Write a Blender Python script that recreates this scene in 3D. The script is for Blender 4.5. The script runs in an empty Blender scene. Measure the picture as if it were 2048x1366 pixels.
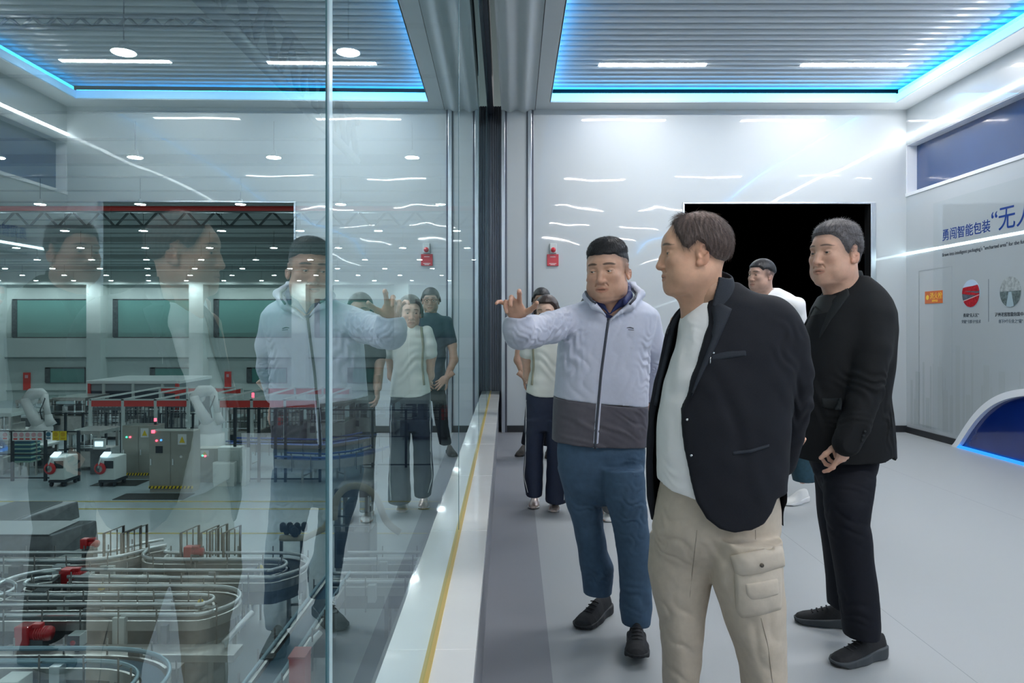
import bpy, math, random
import numpy as np
from mathutils import Vector, Matrix
random.seed(7)
S = bpy.context.scene
C = S.collection
PI = math.pi
# ---------------------------------------------------------------- camera
CH = 1.35                       # eye height
F = 1440.0                      # focal length in pixels of the 2048 px frame
cam_d = bpy.data.cameras.new('camera'); cam = bpy.data.objects.new('camera', cam_d); C.objects.link(cam)
cam.location = (0, 0, CH); cam.rotation_euler = (PI/2, 0, 0)
cam_d.sensor_width = 36.0; cam_d.lens = F/2048*36
cam_d.shift_x = -6/2048; cam_d.shift_y = -30/2048
cam_d.clip_start = .02; cam_d.clip_end = 300
S.camera = cam
# ---------------------------------------------------------------- world and exposure
W = bpy.data.worlds.new('world'); S.world = W; W.use_nodes = True
bgn = W.node_tree.nodes['Background']
bgn.inputs[0].default_value = (.92, .93, .93, 1); bgn.inputs[1].default_value = 0.32
S.view_settings.view_transform = 'Standard'; S.view_settings.look = 'None'
S.view_settings.exposure = 0.90; S.view_settings.gamma = 1.0
S.view_settings.use_curve_mapping = False
S.cycles.use_denoising = True
S.cycles.max_bounces = 9; S.cycles.transparent_max_bounces = 16
S.cycles.diffuse_bounces = 5; S.cycles.glossy_bounces = 5
S.cycles.sample_clamp_indirect = 25.0
S.cycles.caustics_reflective = False; S.cycles.caustics_refractive = False
GALLERY_LAMP = 80.0      # radiance of the gallery's linear lamps
WALL_STRIP = 17.0
LIP_GLOW = .7
BLUE_COVE = 8.0
HALL_LAMP = 130.0
# ---------------------------------------------------------------- helpers
def U(u, v, Z):
    """point seen at photo pixel (u, v) at distance Z from the camera plane"""
    return Vector(((u-1030)*Z/F, Z, CH-(v-653)*Z/F))
def px(n, Z): return n*Z/F
T_ = Vector((-.0132, 1, 0)).normalized(); N_ = Vector((1, .0132, 0)).normalized()
def G(a, s, z):
    """a = distance into the gallery from the glass plane, s = along the glass"""
    p = Vector((-.199, 0, 0)) + T_*s + N_*a
    return Vector((p.x, p.y, z))
MATS = {}
def mat(name, col, rough=.5, metal=0., emit=None, es=0., noise=0., nscale=8., bump=0., bscale=40., coat=0., coatr=.03, coati=1.5,
        spec=.5, wavy=0., wscale=.7, sheen=0., stretch=None, alpha=1., sss=0., attr=None):
    if name in MATS: return MATS[name]
    m = bpy.data.materials.new(name); m.use_nodes = True
    nt = m.node_tree; N = nt.nodes; L = nt.links; b = N['Principled BSDF']
    col = tuple(col)+(1,) if len(col) == 3 else tuple(col)
    b.inputs['Base Color'].default_value = col
    b.inputs['Roughness'].default_value = rough; b.inputs['Metallic'].default_value = metal
    b.inputs['Specular IOR Level'].default_value = spec
    b.inputs['Coat Weight'].default_value = coat; b.inputs['Coat Roughness'].default_value = coatr; b.inputs['Coat IOR'].default_value = coati
    b.inputs['Sheen Weight'].default_value = sheen
    if sss:
        b.inputs['Subsurface Weight'].default_value = sss
        b.inputs['Subsurface Radius'].default_value = (.9, .35, .2); b.inputs['Subsurface Scale'].default_value = .008
    if emit:
        b.inputs['Emission Color'].default_value = tuple(emit)+(1,); b.inputs['Emission Strength'].default_value = es
    tc = N.new('ShaderNodeTexCoord'); out = tc.outputs['Object']
    if stretch:
        mp = N.new('ShaderNodeMapping'); mp.inputs['Scale'].default_value = stretch
        L.new(out, mp.inputs['Vector']); out = mp.outputs['Vector']
    src = None
    if attr:
        at = N.new('ShaderNodeAttribute'); at.attribute_name = attr; src = at.outputs['Color']
        L.new(src, b.inputs['Base Color'])
    if noise:
        nz = N.new('ShaderNodeTexNoise'); nz.inputs['Scale'].default_value = nscale; nz.inputs['Detail'].default_value = 5
        L.new(out, nz.inputs['Vector'])
        mr = N.new('ShaderNodeMapRange'); mr.inputs['From Min'].default_value = .3; mr.inputs['From Max'].default_value = .7
        mr.inputs['To Min'].default_value = 1-noise; mr.inputs['To Max'].default_value = 1+noise
        L.new(nz.outputs['Fac'], mr.inputs['Value'])
        vm = N.new('ShaderNodeVectorMath'); vm.operation = 'SCALE'
        if src: L.new(src, vm.inputs[0])
        else: vm.inputs[0].default_value = col[:3]
        L.new(mr.outputs['Result'], vm.inputs['Scale']); L.new(vm.outputs['Vector'], b.inputs['Base Color'])
    if bump:
        nz = N.new('ShaderNodeTexNoise'); nz.inputs['Scale'].default_value = bscale; nz.inputs['Detail'].default_value = 3
        L.new(out, nz.inputs['Vector'])
        bp = N.new('ShaderNodeBump'); bp.inputs['Strength'].default_value = 1.0; bp.inputs['Distance'].default_value = bump
        L.new(nz.outputs['Fac'], bp.inputs['Height']); L.new(bp.outputs['Normal'], b.inputs['Normal'])
    if wavy:
        nz = N.new('ShaderNodeTexNoise'); nz.inputs['Scale'].default_value = wscale; nz.inputs['Detail'].default_value = 1.5
        L.new(tc.outputs['Object'], nz.inputs['Vector'])
        bp = N.new('ShaderNodeBump'); bp.inputs['Distance'].default_value = wavy; bp.inputs['Strength'].default_value = 1.0
        L.new(nz.outputs['Fac'], bp.inputs['Height']); L.new(bp.outputs['Normal'], b.inputs['Coat Normal'])
    MATS[name] = m
    return m
class MB:
    """collects simple solids and links them as ONE mesh"""
    def __init__(s): s.v = []; s.f = []; s.sm = []; s.mi = []; s.cur = 0
    def _add(s, v, f, smooth=False):
        n = len(s.v); s.v += [tuple(p) for p in v]
        for q in f: s.f.append(tuple(i+n for i in q)); s.sm.append(smooth); s.mi.append(s.cur)
    def box(s, x0, x1, y0, y1, z0, z1, M=None):
        v = [Vector((x, y, z)) for z in (z0, z1) for y in (y0, y1) for x in (x0, x1)]
        if M is not None: v = [M @ p for p in v]
        s._add(v, [(0, 2, 3, 1), (4, 5, 7, 6), (0, 1, 5, 4), (2, 6, 7, 3), (0, 4, 6, 2), (1, 3, 7, 5)]); return s
    def hexa(s, b, t):
        """bottom 4 and top 4 corners, both counter-clockwise from above"""
        s._add(list(b)+list(t), [(3, 2, 1, 0), (4, 5, 6, 7), (0, 1, 5, 4), (1, 2, 6, 5), (2, 3, 7, 6), (3, 0, 4, 7)]); return s
    def prism(s, pts, d):
        """planar polygon pts extruded by vector d"""
        n = len(pts); d = Vector(d); p = [Vector(q) for q in pts]
        s._add(p+[q+d for q in p], [tuple(range(n))[::-1], tuple(range(n, 2*n))] + [(i, (i+1) % n, (i+1) % n+n, i+n) for i in range(n)]); return s
    def tube(s, path, r, n=10, closed=False, flat=None, cap=True):
        P = [Vector(p) for p in path]; m = len(P); rs = r if hasattr(r, '__len__') else [r]*m
        rings = []
        up = None
        for i in range(m):
            a = P[(i-1) % m] if (closed or i > 0) else P[i]; b = P[(i+1) % m] if (closed or i < m-1) else P[i]
            t = (b-a).normalized()
            if up is None: up = Vector((0, 0, 1)) if abs(t.z) < .9 else Vector((1, 0, 0))
            x = t.cross(up).normalized(); y = x.cross(t).normalized(); up = y
            fx, fy = flat or (1, 1)
            rings.append([P[i]+x*math.cos(2*PI*k/n)*rs[i]*fx+y*math.sin(2*PI*k/n)*rs[i]*fy for k in range(n)])
        v = [q for rg in rings for q in rg]; f = []
        for i in range(m if closed else m-1):
            j = (i+1) % m
            for k in range(n): f.append((i*n+k, i*n+(k+1) % n, j*n+(k+1) % n, j*n+k))
        if not closed and cap: f += [tuple(range(n))[::-1], tuple((m-1)*n+k for k in range(n))]
        s._add(v, f, True); return s
    def lathe(s, prof, loc=(0, 0, 0), n=20, M=None):
        """profile [(r, z)] turned about z"""
        M = M or Matrix.Translation(loc); v = []; f = []; m = len(prof)
        for r, z in prof:
            for k in range(n): v.append(M @ Vector((r*math.cos(2*PI*k/n), r*math.sin(2*PI*k/n), z)))
        for i in range(m-1):
            for k in range(n): f.append((i*n+k, i*n+(k+1) % n, (i+1)*n+(k+1) % n, (i+1)*n+k))
        s._add(v, f, True)
        s._add([v[k] for k in range(n)], [tuple(range(n))[::-1]]); s._add([v[(m-1)*n+k] for k in range(n)], [tuple(range(n))])
        return s
    def build(s, name, m, parent=None, bevel=0., seg=2):
        me = bpy.data.meshes.new(name); me.from_pydata(s.v, [], s.f)
        for x in (m if isinstance(m, (list, tuple)) else [m]): me.materials.append(x)
        me.polygons.foreach_set('use_smooth', s.sm); me.polygons.foreach_set('material_index', s.mi); me.update()
        o = bpy.data.objects.new(name, me); C.objects.link(o)
        if parent: o.parent = parent; o.matrix_parent_inverse = parent.matrix_world.inverted() if parent.type != 'EMPTY' or True else Matrix()
        if bevel:
            bv = o.modifiers.new('bevel', 'BEVEL'); bv.width = bevel; bv.segments = seg; bv.limit_method = 'ANGLE'; bv.angle_limit = .6
        return o
def tag(o, label=None, cat=None, group=None, kind=None):
    if label: o['label'] = label
    if cat: o['category'] = cat
    if group: o['group'] = group
    if kind: o['kind'] = kind
    return o
def empty(name, loc=(0, 0, 0), label=None, cat=None, group=None, rz=0.):
    o = bpy.data.objects.new(name, None); C.objects.link(o); o.location = loc; o.rotation_euler = (0, 0, rz)
    o.empty_display_size = .1; o.matrix_world = Matrix.Translation(loc) @ Matrix.Rotation(rz, 4, 'Z')
    return tag(o, label, cat, group)
def copy_tree(o, parent=None):
    c = o.copy(); C.objects.link(c)
    if parent: c.parent = parent
    for ch in list(o.children): copy_tree(ch, c)
    return c
def text(name, s, size, M, m, parent=None, ext=.0008, off=0., align='LEFT'):
    cu = bpy.data.curves.new(name, 'FONT'); cu.body = s; cu.size = size; cu.extrude = ext; cu.offset = off; cu.align_x = align
    t = bpy.data.objects.new('tmp', cu); C.objects.link(t)
    dg = bpy.context.evaluated_depsgraph_get(); me = bpy.data.meshes.new_from_object(t.evaluated_get(dg))
    bpy.data.objects.remove(t)
    me.transform(M); me.materials.clear(); me.materials.append(m); me.name = name
    o = bpy.data.objects.new(name, me); C.objects.link(o)
    if parent: o.parent = parent; o.matrix_parent_inverse = parent.matrix_world.inverted()
    return o
# ================================================================ the gallery
H = 4.12; YB = 9.2; XR = 5.0; Y0 = -9.5; X0 = -.175
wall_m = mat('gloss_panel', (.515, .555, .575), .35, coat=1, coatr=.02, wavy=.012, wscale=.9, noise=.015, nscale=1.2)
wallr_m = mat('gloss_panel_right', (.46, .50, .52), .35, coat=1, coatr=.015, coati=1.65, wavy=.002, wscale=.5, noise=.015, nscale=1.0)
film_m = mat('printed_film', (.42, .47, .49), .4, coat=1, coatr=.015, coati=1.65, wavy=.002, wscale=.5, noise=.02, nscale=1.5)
ceil_m = mat('ceiling_paint', (.58, .62, .64), .5, coat=.25, coatr=.15, noise=.01)
floor_m = mat('grey_vinyl', (.40, .425, .44), .42, spec=.45, noise=.05, nscale=420, bump=.0002, bscale=600)
band_m = mat('dark_vinyl', (.255, .265, .29), .42, spec=.45, noise=.05, nscale=420, bump=.0002, bscale=600)
black_m = mat('black_rubber', (.018, .02, .024), .45)
void_m = mat('unlit_room_black', (.002, .002, .0025), .95, spec=0.)  # darkness of the unlit room beyond put into the colour
alu_m = mat('brushed_aluminium', (.62, .66, .70), .28, metal=1, noise=.12, nscale=3, stretch=(60, 60, 1.5))
darkalu_m = mat('dark_anodised', (.13, .14, .17), .3, metal=.75, noise=.3, nscale=4, stretch=(90, 90, .4))
marble_m = mat('white_marble', (.93, .93, .91), .12, noise=.035, nscale=3.5, coat=.5)
seal_m = mat('amber_sealant', (.66, .47, .12), .35, coat=.4)
blue_m = mat('deep_blue_panel', (.006, .045, .17), .12, coat=1, coatr=.02, wavy=.008, noise=.08, nscale=1.4)
navy_m = mat('navy_panel', (.004, .022, .16), .18, coat=1, coatr=.03, noise=.12, nscale=2)
whitetrim_m = mat('white_trim', (.84, .87, .9), .3, coat=.3)
lip_glow = mat('blue_lip_glow', (.3, .6, .9), .5, emit=(.28, .62, .98), es=LIP_GLOW)  # lip face glows by itself in place of light from the cove
led_cove = mat('blue_cove_led', (.3, .6, .9), .5, emit=(.02, .42, 1.0), es=BLUE_COVE)
led_white = mat('white_led_profile', (1, 1, 1), .5, emit=(.98, .985, 1.0), es=WALL_STRIP)
lamp_m = mat('lamp_diffuser', (1, 1, 1), .5, emit=(1.0, .985, .97), es=GALLERY_LAMP)
baffle_m = mat('white_baffle', (.52, .58, .63), .4, coat=.3, coatr=.1)

# floor: dark strip beside the sill, light vinyl beyond
f = MB(); f.prism([(.144, Y0, -.3), (XR, Y0, -.3), (XR, YB, -.3), (.144, YB, -.3)], (0, 0, .3))
fo = f.build('floor', floor_m); fo['kind'] = 'structure'
f = MB(); a = [G(-.14, Y0, -.3), Vector((.144, Y0, -.3)), Vector((.144, YB, -.3)), G(-.14, YB+.55, -.3)]
a[2] = Vector((.144, YB+.55, -.3)); a[2].x = .144
f.prism(a, (0, 0, .2998)); o = f.build('floor_strip', band_m, fo); o['label'] = 'darker grey floor strip beside the sill'
f = MB(); f.box(1.6, 5.2, YB+.1, 14.1, -.05, -.002); f.build('floor_doorway', void_m, fo)
# thin seam lines between vinyl sheets
f = MB()
for x in (1.75, 3.55): f.box(x, x+.003, Y0, YB, 0, .0003)
f.build('floor_seam', mat('seam', (.27, .29, .31), .5), fo)

# back wall with doorway
DX0, DX1, DZ = 2.16, 4.55, 2.915
wb = MB(); wb.box(.235, DX0, YB, YB+.14, 0, H); wb.box(DX1, XR+.3, YB, YB+.14, 0, H); wb.box(DX0, DX1, YB, YB+.14, DZ, H)
o = wb.build('wall_back', wall_m); o['kind'] = 'structure'; WB = o
jb = MB(); jb.box(DX1-.012, DX1+.055, YB-.02, YB+.15, 0, DZ+.02); jb.box(DX0-.02, DX1+.055, YB-.012, YB+.15, DZ, DZ+.022)
jb.box(DX0-.02, DX0+.006, YB-.012, YB+.15, 0, DZ)
o = jb.build('door_1', alu_m, bevel=.004); o['kind'] = 'structure'; tag(o, 'aluminium frame of the dark doorway in the far wall')
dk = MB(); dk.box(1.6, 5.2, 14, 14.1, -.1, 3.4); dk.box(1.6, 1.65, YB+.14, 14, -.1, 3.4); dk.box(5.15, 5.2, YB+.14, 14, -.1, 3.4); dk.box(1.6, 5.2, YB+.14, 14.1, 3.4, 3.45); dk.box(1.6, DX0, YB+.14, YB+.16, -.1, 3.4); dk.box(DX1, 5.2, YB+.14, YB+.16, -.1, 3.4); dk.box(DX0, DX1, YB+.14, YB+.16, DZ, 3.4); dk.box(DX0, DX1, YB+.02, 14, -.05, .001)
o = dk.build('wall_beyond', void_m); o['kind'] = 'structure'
bb = MB(); bb.box(.235, DX0, YB-.015, YB, 0, .085); bb.box(DX1+.055, XR, YB-.015, YB, 0, .085)
o = bb.build('baseboard_back', black_m); o['kind'] = 'structure'
# wall behind the camera
o = MB().box(-.6, XR+.2, Y0-.1, Y0, 0, H+.5).build('wall_front', wall_m); o['kind'] = 'structure'

# right wall: lower panel, recess band, upper panel
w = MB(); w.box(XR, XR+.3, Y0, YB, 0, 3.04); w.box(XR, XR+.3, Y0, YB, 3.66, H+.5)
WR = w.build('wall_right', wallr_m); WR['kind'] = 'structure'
o = MB().box(XR+.13, XR+.3, Y0, YB, 3.04, 3.66).build('recess_panel', blue_m, WR); o['label'] = 'deep blue glossy band recessed in the wall'
tr = MB(); tr.box(XR-.012, XR+.13, Y0, YB, 3.005, 3.045); tr.box(XR, XR+.13, Y0, YB, 3.655, 3.665)
tr.box(XR, XR+.13, YB-.01, YB, 3.045, 3.655); tr.build('recess_trim', whitetrim_m, WR)
o = MB().box(XR-.006, XR+.01, Y0, YB, 3.752, 3.786).build('light_strip', led_white, WR); o['label'] = 'long white light line running along the wall'
o = MB().box(XR-.007, XR+.01, Y0, YB, 2.262, 2.290).build('light_strip', mat('cool_led_profile', (1, 1, 1), .5, emit=(.72, .93, 1.0), es=5.0), WR); o['label'] = 'cool white light line running between the headline and the subtitle'
o = MB().box(XR-.02, XR, 8.12, YB-.015, 0, .075).build('baseboard_right', black_m); o['kind'] = 'structure'
# printed film, with faint skyline
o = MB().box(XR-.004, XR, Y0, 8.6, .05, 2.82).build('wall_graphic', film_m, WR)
random.seed(3); sk = MB(); y = 9.1
sky_m = mat('skyline_print', (.385, .43, .44), .45, coat=1, coatr=.02)
while y > 2:
    wd = random.uniform(.03, .10); hh = random.uniform(.35, .95)*(1 if random.random() < .7 else 1.25); xx = XR-.0046 if y < 8.6 else XR-.0008
    sk.box(xx, xx+.001, y-wd, y, .12, hh)
    if random.random() < .4: sk.box(xx, xx+.001, y-wd*.6, y-wd*.4, hh, hh+.14)
    y -= wd*random.uniform(.8, 2.0)
sk.build('skyline_print', sky_m, WR)
# flush service door in the right wall
gl = mat('panel_gap', (.34, .39, .41), .6)
d = MB()
for (ya, yb, za, zb) in ((8.91, 8.904, .14, 2.04), (8.236, 8.23, .14, 2.04), (8.91, 8.23, 2.034, 2.04), (8.91, 8.23, .14, .146)):
    d.box(XR-.0052, XR-.004, yb, ya, za, zb)
o = d.build('door_2', gl); o['kind'] = 'structure'; tag(o, 'outline of the flush white door in the right wall')
# ---- writing and plates on the right wall.  text runs towards the camera: local x = -Y
def WM(y, z, x=XR-.0055): return Matrix.Translation((x, y, z)) @ Matrix(((0, 0, -1, 0), (-1, 0, 0, 0), (0, 1, 0, 0), (0, 0, 0, 1)))
inkb = mat('blue_lettering', (.008, .05, .27), .35, coat=.5)
inkk = mat('black_lettering', (.02, .03, .045), .4)
inkg = mat('grey_lettering', (.10, .13, .16), .4)
t = empty('wall_lettering', (XR, 8.42, 2.34), 'blue and black headline lettering about intelligent packaging on the white right wall', 'lettering')
text('headline', '勇闯智能包装', .143, WM(8.42, 2.360), inkb, t, off=.0007)
text('headline', '“无人区”', .265, WM(7.56, 2.362), inkb, t, off=.0007)
text('subtitle', 'Brave into intelligent packaging\'s "uncharted area" for the future', .0555, WM(8.42, 2.166), inkk, t)
def caption(y, a, b, lab):
    t = empty('wall_caption', (XR, y, 1.45), lab, 'lettering')
    text('caption', a, .047, WM(y, 1.456), inkk, t, align='CENTER')
    text('caption', b, .043, WM(y, 1.388), inkg, t, align='CENTER')
caption(7.886, '勇闯“无人区”', '突破“卡脖子”技术', 'two small dark text lines under the round red photo on the wall')
caption(7.258, '泸州老窖智能包装中心', '创下9个行业之“最”', 'two small dark text lines under the round grey photo on the wall')
def disc(y, z, r, x): 
    m = MB(); pts = [(x, y+r*math.cos(a), z+r*math.sin(a)) for a in np.linspace(0, 2*PI, 48, endpoint=False)]
    return m.prism(pts, (-.004, 0, 0))
def clip_disc(poly, y0, z0, r, x, th=.0012):
    """polygon on the wall (y, z offsets) clipped to the disc by sampling rows"""
    m = MB(); zs = np.linspace(-r, r, 41)
    def xs(z):
        c = []
        n = len(poly)
        for i in range(n):
            (a, b), (c2, d2) = poly[i], poly[(i+1) % n]
            if (b-z)*(d2-z) < 0: c.append(a+(z-b)/(d2-b)*(c2-a))
        return (min(c), max(c)) if len(c) >= 2 else None
    for i in range(40):
        q = []
        for z in (zs[i], zs[i+1]):
            s = xs(z if abs(z) < r else z*.999) or xs((zs[i]+zs[i+1])/2); hw = math.sqrt(max(0, r*r-z*z))
            if s: q.append((max(s[0], -hw), min(s[1], hw), z))
        if len(q) < 2 or q[0][1]-q[0][0] < .0005 and q[1][1]-q[1][0] < .0005: continue
        (a, b, z1), (c_, d_, z2) = q
        if b < a: a = b = (a+b)/2
        if d_ < c_: c_ = d_ = (c_+d_)/2
        m.prism([(x, y0-a, z0+z1), (x, y0-b, z0+z1), (x, y0-d_, z0+z2), (x, y0-c_, z0+z2)], (-th, 0, 0))
    return m
R1 = .152
t = empty('round_wall_photo', (XR, 7.886, 1.711), 'round photo of red machinery on the right wall, nearer the dark doorway', 'picture', 'round photos on the right wall')
disc(7.886, 1.711, R1, XR-.005).build('print', mat('photo_sky', (.45, .58, .72), .3, coat=.6), t)
pc = {'r': mat('photo_red', (.42, .02, .03), .3, coat=.6, noise=.4, nscale=40), 'd': mat('photo_dark', (.10, .12, .15), .3, coat=.6, noise=.4, nscale=60), 'p': mat('photo_pale', (.7, .5, .5), .3, coat=.6)}
for poly, k in (([(-.16, .03), (.16, .05), (.16, -.16), (-.16, -.16)], 'd'), ([(-.16, .07), (.16, .09), (.16, .02), (-.16, .03)], 'r'),
                ([(-.16, .0), (.16, -.03), (.16, -.005), (-.16, .035)], 'r'), ([(-.16, -.09), (.16, -.02), (.16, -.16), (-.16, -.16)], 'r'),
                ([(-.16, -.09), (.16, -.02), (.16, -.012), (-.16, -.082)], 'p')):
    clip_disc(poly, 7.886, 1.711, R1-.002, XR-.009-(.0008 if k == 'p' else .0004 if k == 'r' else 0)).build('print_detail', pc[k], t)
t = empty('round_wall_photo', (XR, 7.258, 1.70), 'round grey photo of a factory aisle at the right edge, beside the red one', 'picture', 'round photos on the right wall')
disc(7.258, 1.70, .155, XR-.005).build('print', mat('photo_grey', (.34, .38, .38), .3, coat=.6, noise=.35, nscale=30), t)
for poly, k in (([(-.16, .01), (.16, .01), (.16, -.16), (-.16, -.16)], mat('photo_floor', (.12, .16, .16), .3, coat=.6, noise=.5, nscale=50)),
                ([(-.02, .0), (.02, .0), (.06, -.16), (-.06, -.16)], mat('photo_aisle', (.34, .45, .50), .3, coat=.6))):
    clip_disc(poly, 7.258, 1.70, .153, XR-.0092-(.0006 if k.name == 'photo_aisle' else 0)).build('print_detail', k, t)
o = MB().box(XR-.0055, XR-.004, 7.592, 7.598, 1.40, 1.85).build('divider_line', inkg); tag(o, 'thin grey vertical line between the two round photos', 'line')
t = empty('evacuation_sign', (XR, 8.59, 1.70), 'small orange sign with yellow characters on the white right wall', 'sign')
M3 = mat('sign_orange', (.62, .13, .02), .35, coat=.5)
MB().box(XR-.009, XR-.0005, 8.41, 8.77, 1.625, 1.775).build('plate', M3, t, bevel=.002)
yel = mat('sign_yellow', (.92, .62, .06), .4)
text('lettering', '消火栓', .085, WM(8.665, 1.685, XR-.0095), yel, t)
text('lettering', '报警电话', .03, WM(8.62, 1.645, XR-.0095), yel, t)
m = MB(); m.lathe([(.03, 0), (.03, .002)], n=16, M=Matrix.Translation((XR-.0095, 8.71, 1.70)) @ Matrix.Rotation(-PI/2, 4, 'Y')); m.build('emblem', yel, t)
# blue board with a white curved rim at the foot of the right wall
yy = np.linspace(8.13, 6.2, 40); prof = [(y, .0+.80*(1-math.exp(-((8.13-y)/.52)**1.25))) for y in yy]
prof += [(1.5, .80), (1.5, 0)]
rim = MB()
outer = [(y, z) for y, z in prof[:-1]]
inner = []
for i, (y, z) in enumerate(outer):
    a = outer[max(i-1, 0)]; b = outer[min(i+1, len(outer)-1)]; t_ = Vector((b[0]-a[0], b[1]-a[1])).normalized(); n = Vector((t_.y, -t_.x))
    if n.y > 0: n = -n
    q = (y+n.x*.07, max(z+n.y*.07, 0)); inner.append(q)
inner[0] = (8.02, 0); outer[0] = (8.13, 0)
t = empty('display_board', (XR, 5, 0), 'dark blue board with a white curved rim at the foot of the right wall', 'board')
for i in range(len(outer)-1):
    q = [outer[i], outer[i+1], inner[i+1], inner[i]]
    rim.prism([(XR-.0075, a, b) for a, b in q], (-.07, 0, 0))
rim.build('rim', whitetrim_m, t)
bd = MB(); bd.prism([(XR-.0075, y, z) for y, z in inner]+[(XR-.0075, 1.5, 0)], (-.02, 0, 0)); bd.build('panel', navy_m, t)
o = MB().box(XR-.075, XR-.045, 1.5, 8.03, .0, .028).build('light_strip', mat('blue_strip', (.02, .2, .6), .4, emit=(.02, .25, .9), es=.7), t); o['label'] = 'bright blue line along the floor'
# fire alarm on the far wall
t = empty('fire_alarm', (.48, YB, 2.2), 'red fire alarm notice with a round beacon on the white far wall', 'alarm')
redm = mat('alarm_red', (.55, .012, .03), .25, coat=1)
MB().box(.409, .556, YB-.02, YB, 2.123, 2.272).build('plate', redm, t, bevel=.003)
MB().box(.445, .53, YB-.035, YB, 2.285, 2.41).build('back_box', mat('alarm_box', (.62, .68, .68), .4), t, bevel=.004)
MB().lathe([(.032, 0), (.032, .02), (.02, .035), (.0, .04)], n=20, M=Matrix.Translation((.487, YB-.035, 2.325)) @ Matrix.Rotation(PI/2, 4, 'X')).build('beacon', redm, t)
for k, (z, l) in enumerate(((2.235, .07), (2.15, .09), (2.135, .06))): w = MB(); w.box(.482-l/2, .482+l/2, YB-.0212, YB-.02, z, z+.006); w.build('printed_line', mat('alarm_white', (.9, .85, .85), .4), t)

# ---------------------------------------------------------------- ceiling
OX0, OX1, OY1, LIP, ZT = .44, 4.72, 8.90, .104, 4.30
c = MB(); c.box(.262, OX0, Y0, OY1, H, H+.03); c.box(.262, XR, OY1, YB, H, H+.03); c.box(OX1, XR, Y0, OY1, H, H+.03)
CE = c.build('ceiling', ceil_m); CE['kind'] = 'structure'
prof = []
for k in range(33):
    t_ = k/32; x = X0+(.252-X0)*t_
    prof.append((x, H-.02+.020*math.cos(t_*2*PI*2.2)*(.4+.6*math.sin(PI*t_))))
q = MB(); n = len(prof); vs = []
for y in (Y0, YB+.45):
    for x, z in prof: vs.append((x, y, z))
    vs.append((prof[-1][0], y, H+.25)); vs.append((prof[0][0], y, H+.25))
nn = n+2
q._add(vs, [(i, i+1, nn+i+1, nn+i) for i in range(n-1)], True)
q._add(vs, [(n-1, n, nn+n, nn+n-1), (n, n+1, nn+n+1, nn+n), (n+1, 0, nn, nn+n+1)], False)
q.build('ceiling_fold', ceil_m, CE)
o = MB().box(.252, .262, Y0, YB, H+.004, H+.05).build('shadow_gap', black_m, CE)
lp = MB(); lp.box(OX0-.01, OX0, Y0, OY1, H, H+LIP); lp.box(OX1, OX1+.01, Y0, OY1+.01, H+.03, H+LIP); lp.box(OX0-.01, OX1+.01, OY1, OY1+.01, H+.03, H+LIP)
lp.build('opening_lip', ceil_m, CE)
lb = MB(); lb.box(OX0+.001, OX0+.004, Y0, OY1, H+.012, H+LIP); lb.box(OX1-.012, OX1, Y0, OY1, H+.012, H+LIP-.01); lb.box(OX0, OX1, OY1-.012, OY1, H+.012, H+LIP)
lk = MB(); zc = H+LIP+.012
lk.box(OX0-.03, OX0-.02, Y0, OY1, zc, zc+.034); lk.box(OX1+.02, OX1+.03, Y0, OY1, zc, zc+.034); lk.box(OX0, OX1, OY1+.02, OY1+.05, zc-.02, zc+.004)
o = lk.build('cove_light', led_cove, CE); o['label'] = 'blue light line tucked behind the ceiling opening'
o = lb.build('light_strip', lip_glow, CE); o['label'] = 'blue lip face around the ceiling opening, its cove-lit glow made by emission'
def baffle(y, mb): mb.box(OX0-.12, OX1+.16, y-.046, y+.046, ZT, ZT+.085)
b0 = MB(); b0.box(OX0-.12, OX1+.16, -.046, .046, 0, .085); bo = b0.build('baffle', baffle_m, CE, bevel=.022, seg=3)
ys = [8.93-.1405*k for k in range(98)]
bo.location = (0, ys[0], ZT)
for y in ys[1:]:
    c2 = bo.copy(); C.objects.link(c2); c2.parent = CE; c2.location = (0, y, ZT)
rest = MB(); y = ys[-1]-.1405
while y > Y0: baffle(y, rest); y -= .1405
o = rest.build('baffle', baffle_m, CE); o['kind'] = 'stuff'
pl = MB(); pl.box(X0, XR+.3, Y0, YB+.2, 4.62, 4.66); pl.build('ceiling_plenum', mat('plenum', (.20, .23, .26), .8), CE)
pl = MB(); pl.box(OX0-.3, OX0-.28, Y0, YB, H+.03, 4.62); pl.box(XR+.0, XR+.02, Y0, YB, H+.5, 4.62); pl.box(OX0-.3, XR, YB, YB+.02, H, 4.62)
pl.build('plenum_wall', mat('plenum_dark', (.03, .035, .04), .8), CE)
# linear lamps
lamp0 = None
LY = [8.11-3.9*k for k in range(5)]
for xi, x in enumerate((1.55, 3.83)):
    for yi, y in enumerate(LY):
        lab = ('left ' if xi == 0 else 'right ') + ('bright linear ceiling lamp nearest the far wall' if yi == 0 else ['', 'second linear ceiling lamp back from the far wall', 'third linear ceiling lamp back from the far wall', 'fourth linear ceiling lamp back from the far wall', 'linear ceiling lamp farthest back behind the viewer'][yi])
        if lamp0 is None:
            lamp0 = empty('ceiling_lamp', (x, y, ZT)); MB().box(-.61, .61, -.044, .044, -.001, .06).build('housing', whitetrim_m, None).parent = lamp0
            MB().box(-.6, .6, -.038, .038, -.004, -.001).build('diffuser', lamp_m, None).parent = lamp0
            L_ = lamp0
        else: L_ = copy_tree(lamp0); L_.location = (x, y, ZT)
        tag(L_, lab, 'lamp', 'linear lamps in the baffle ceiling')

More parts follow.
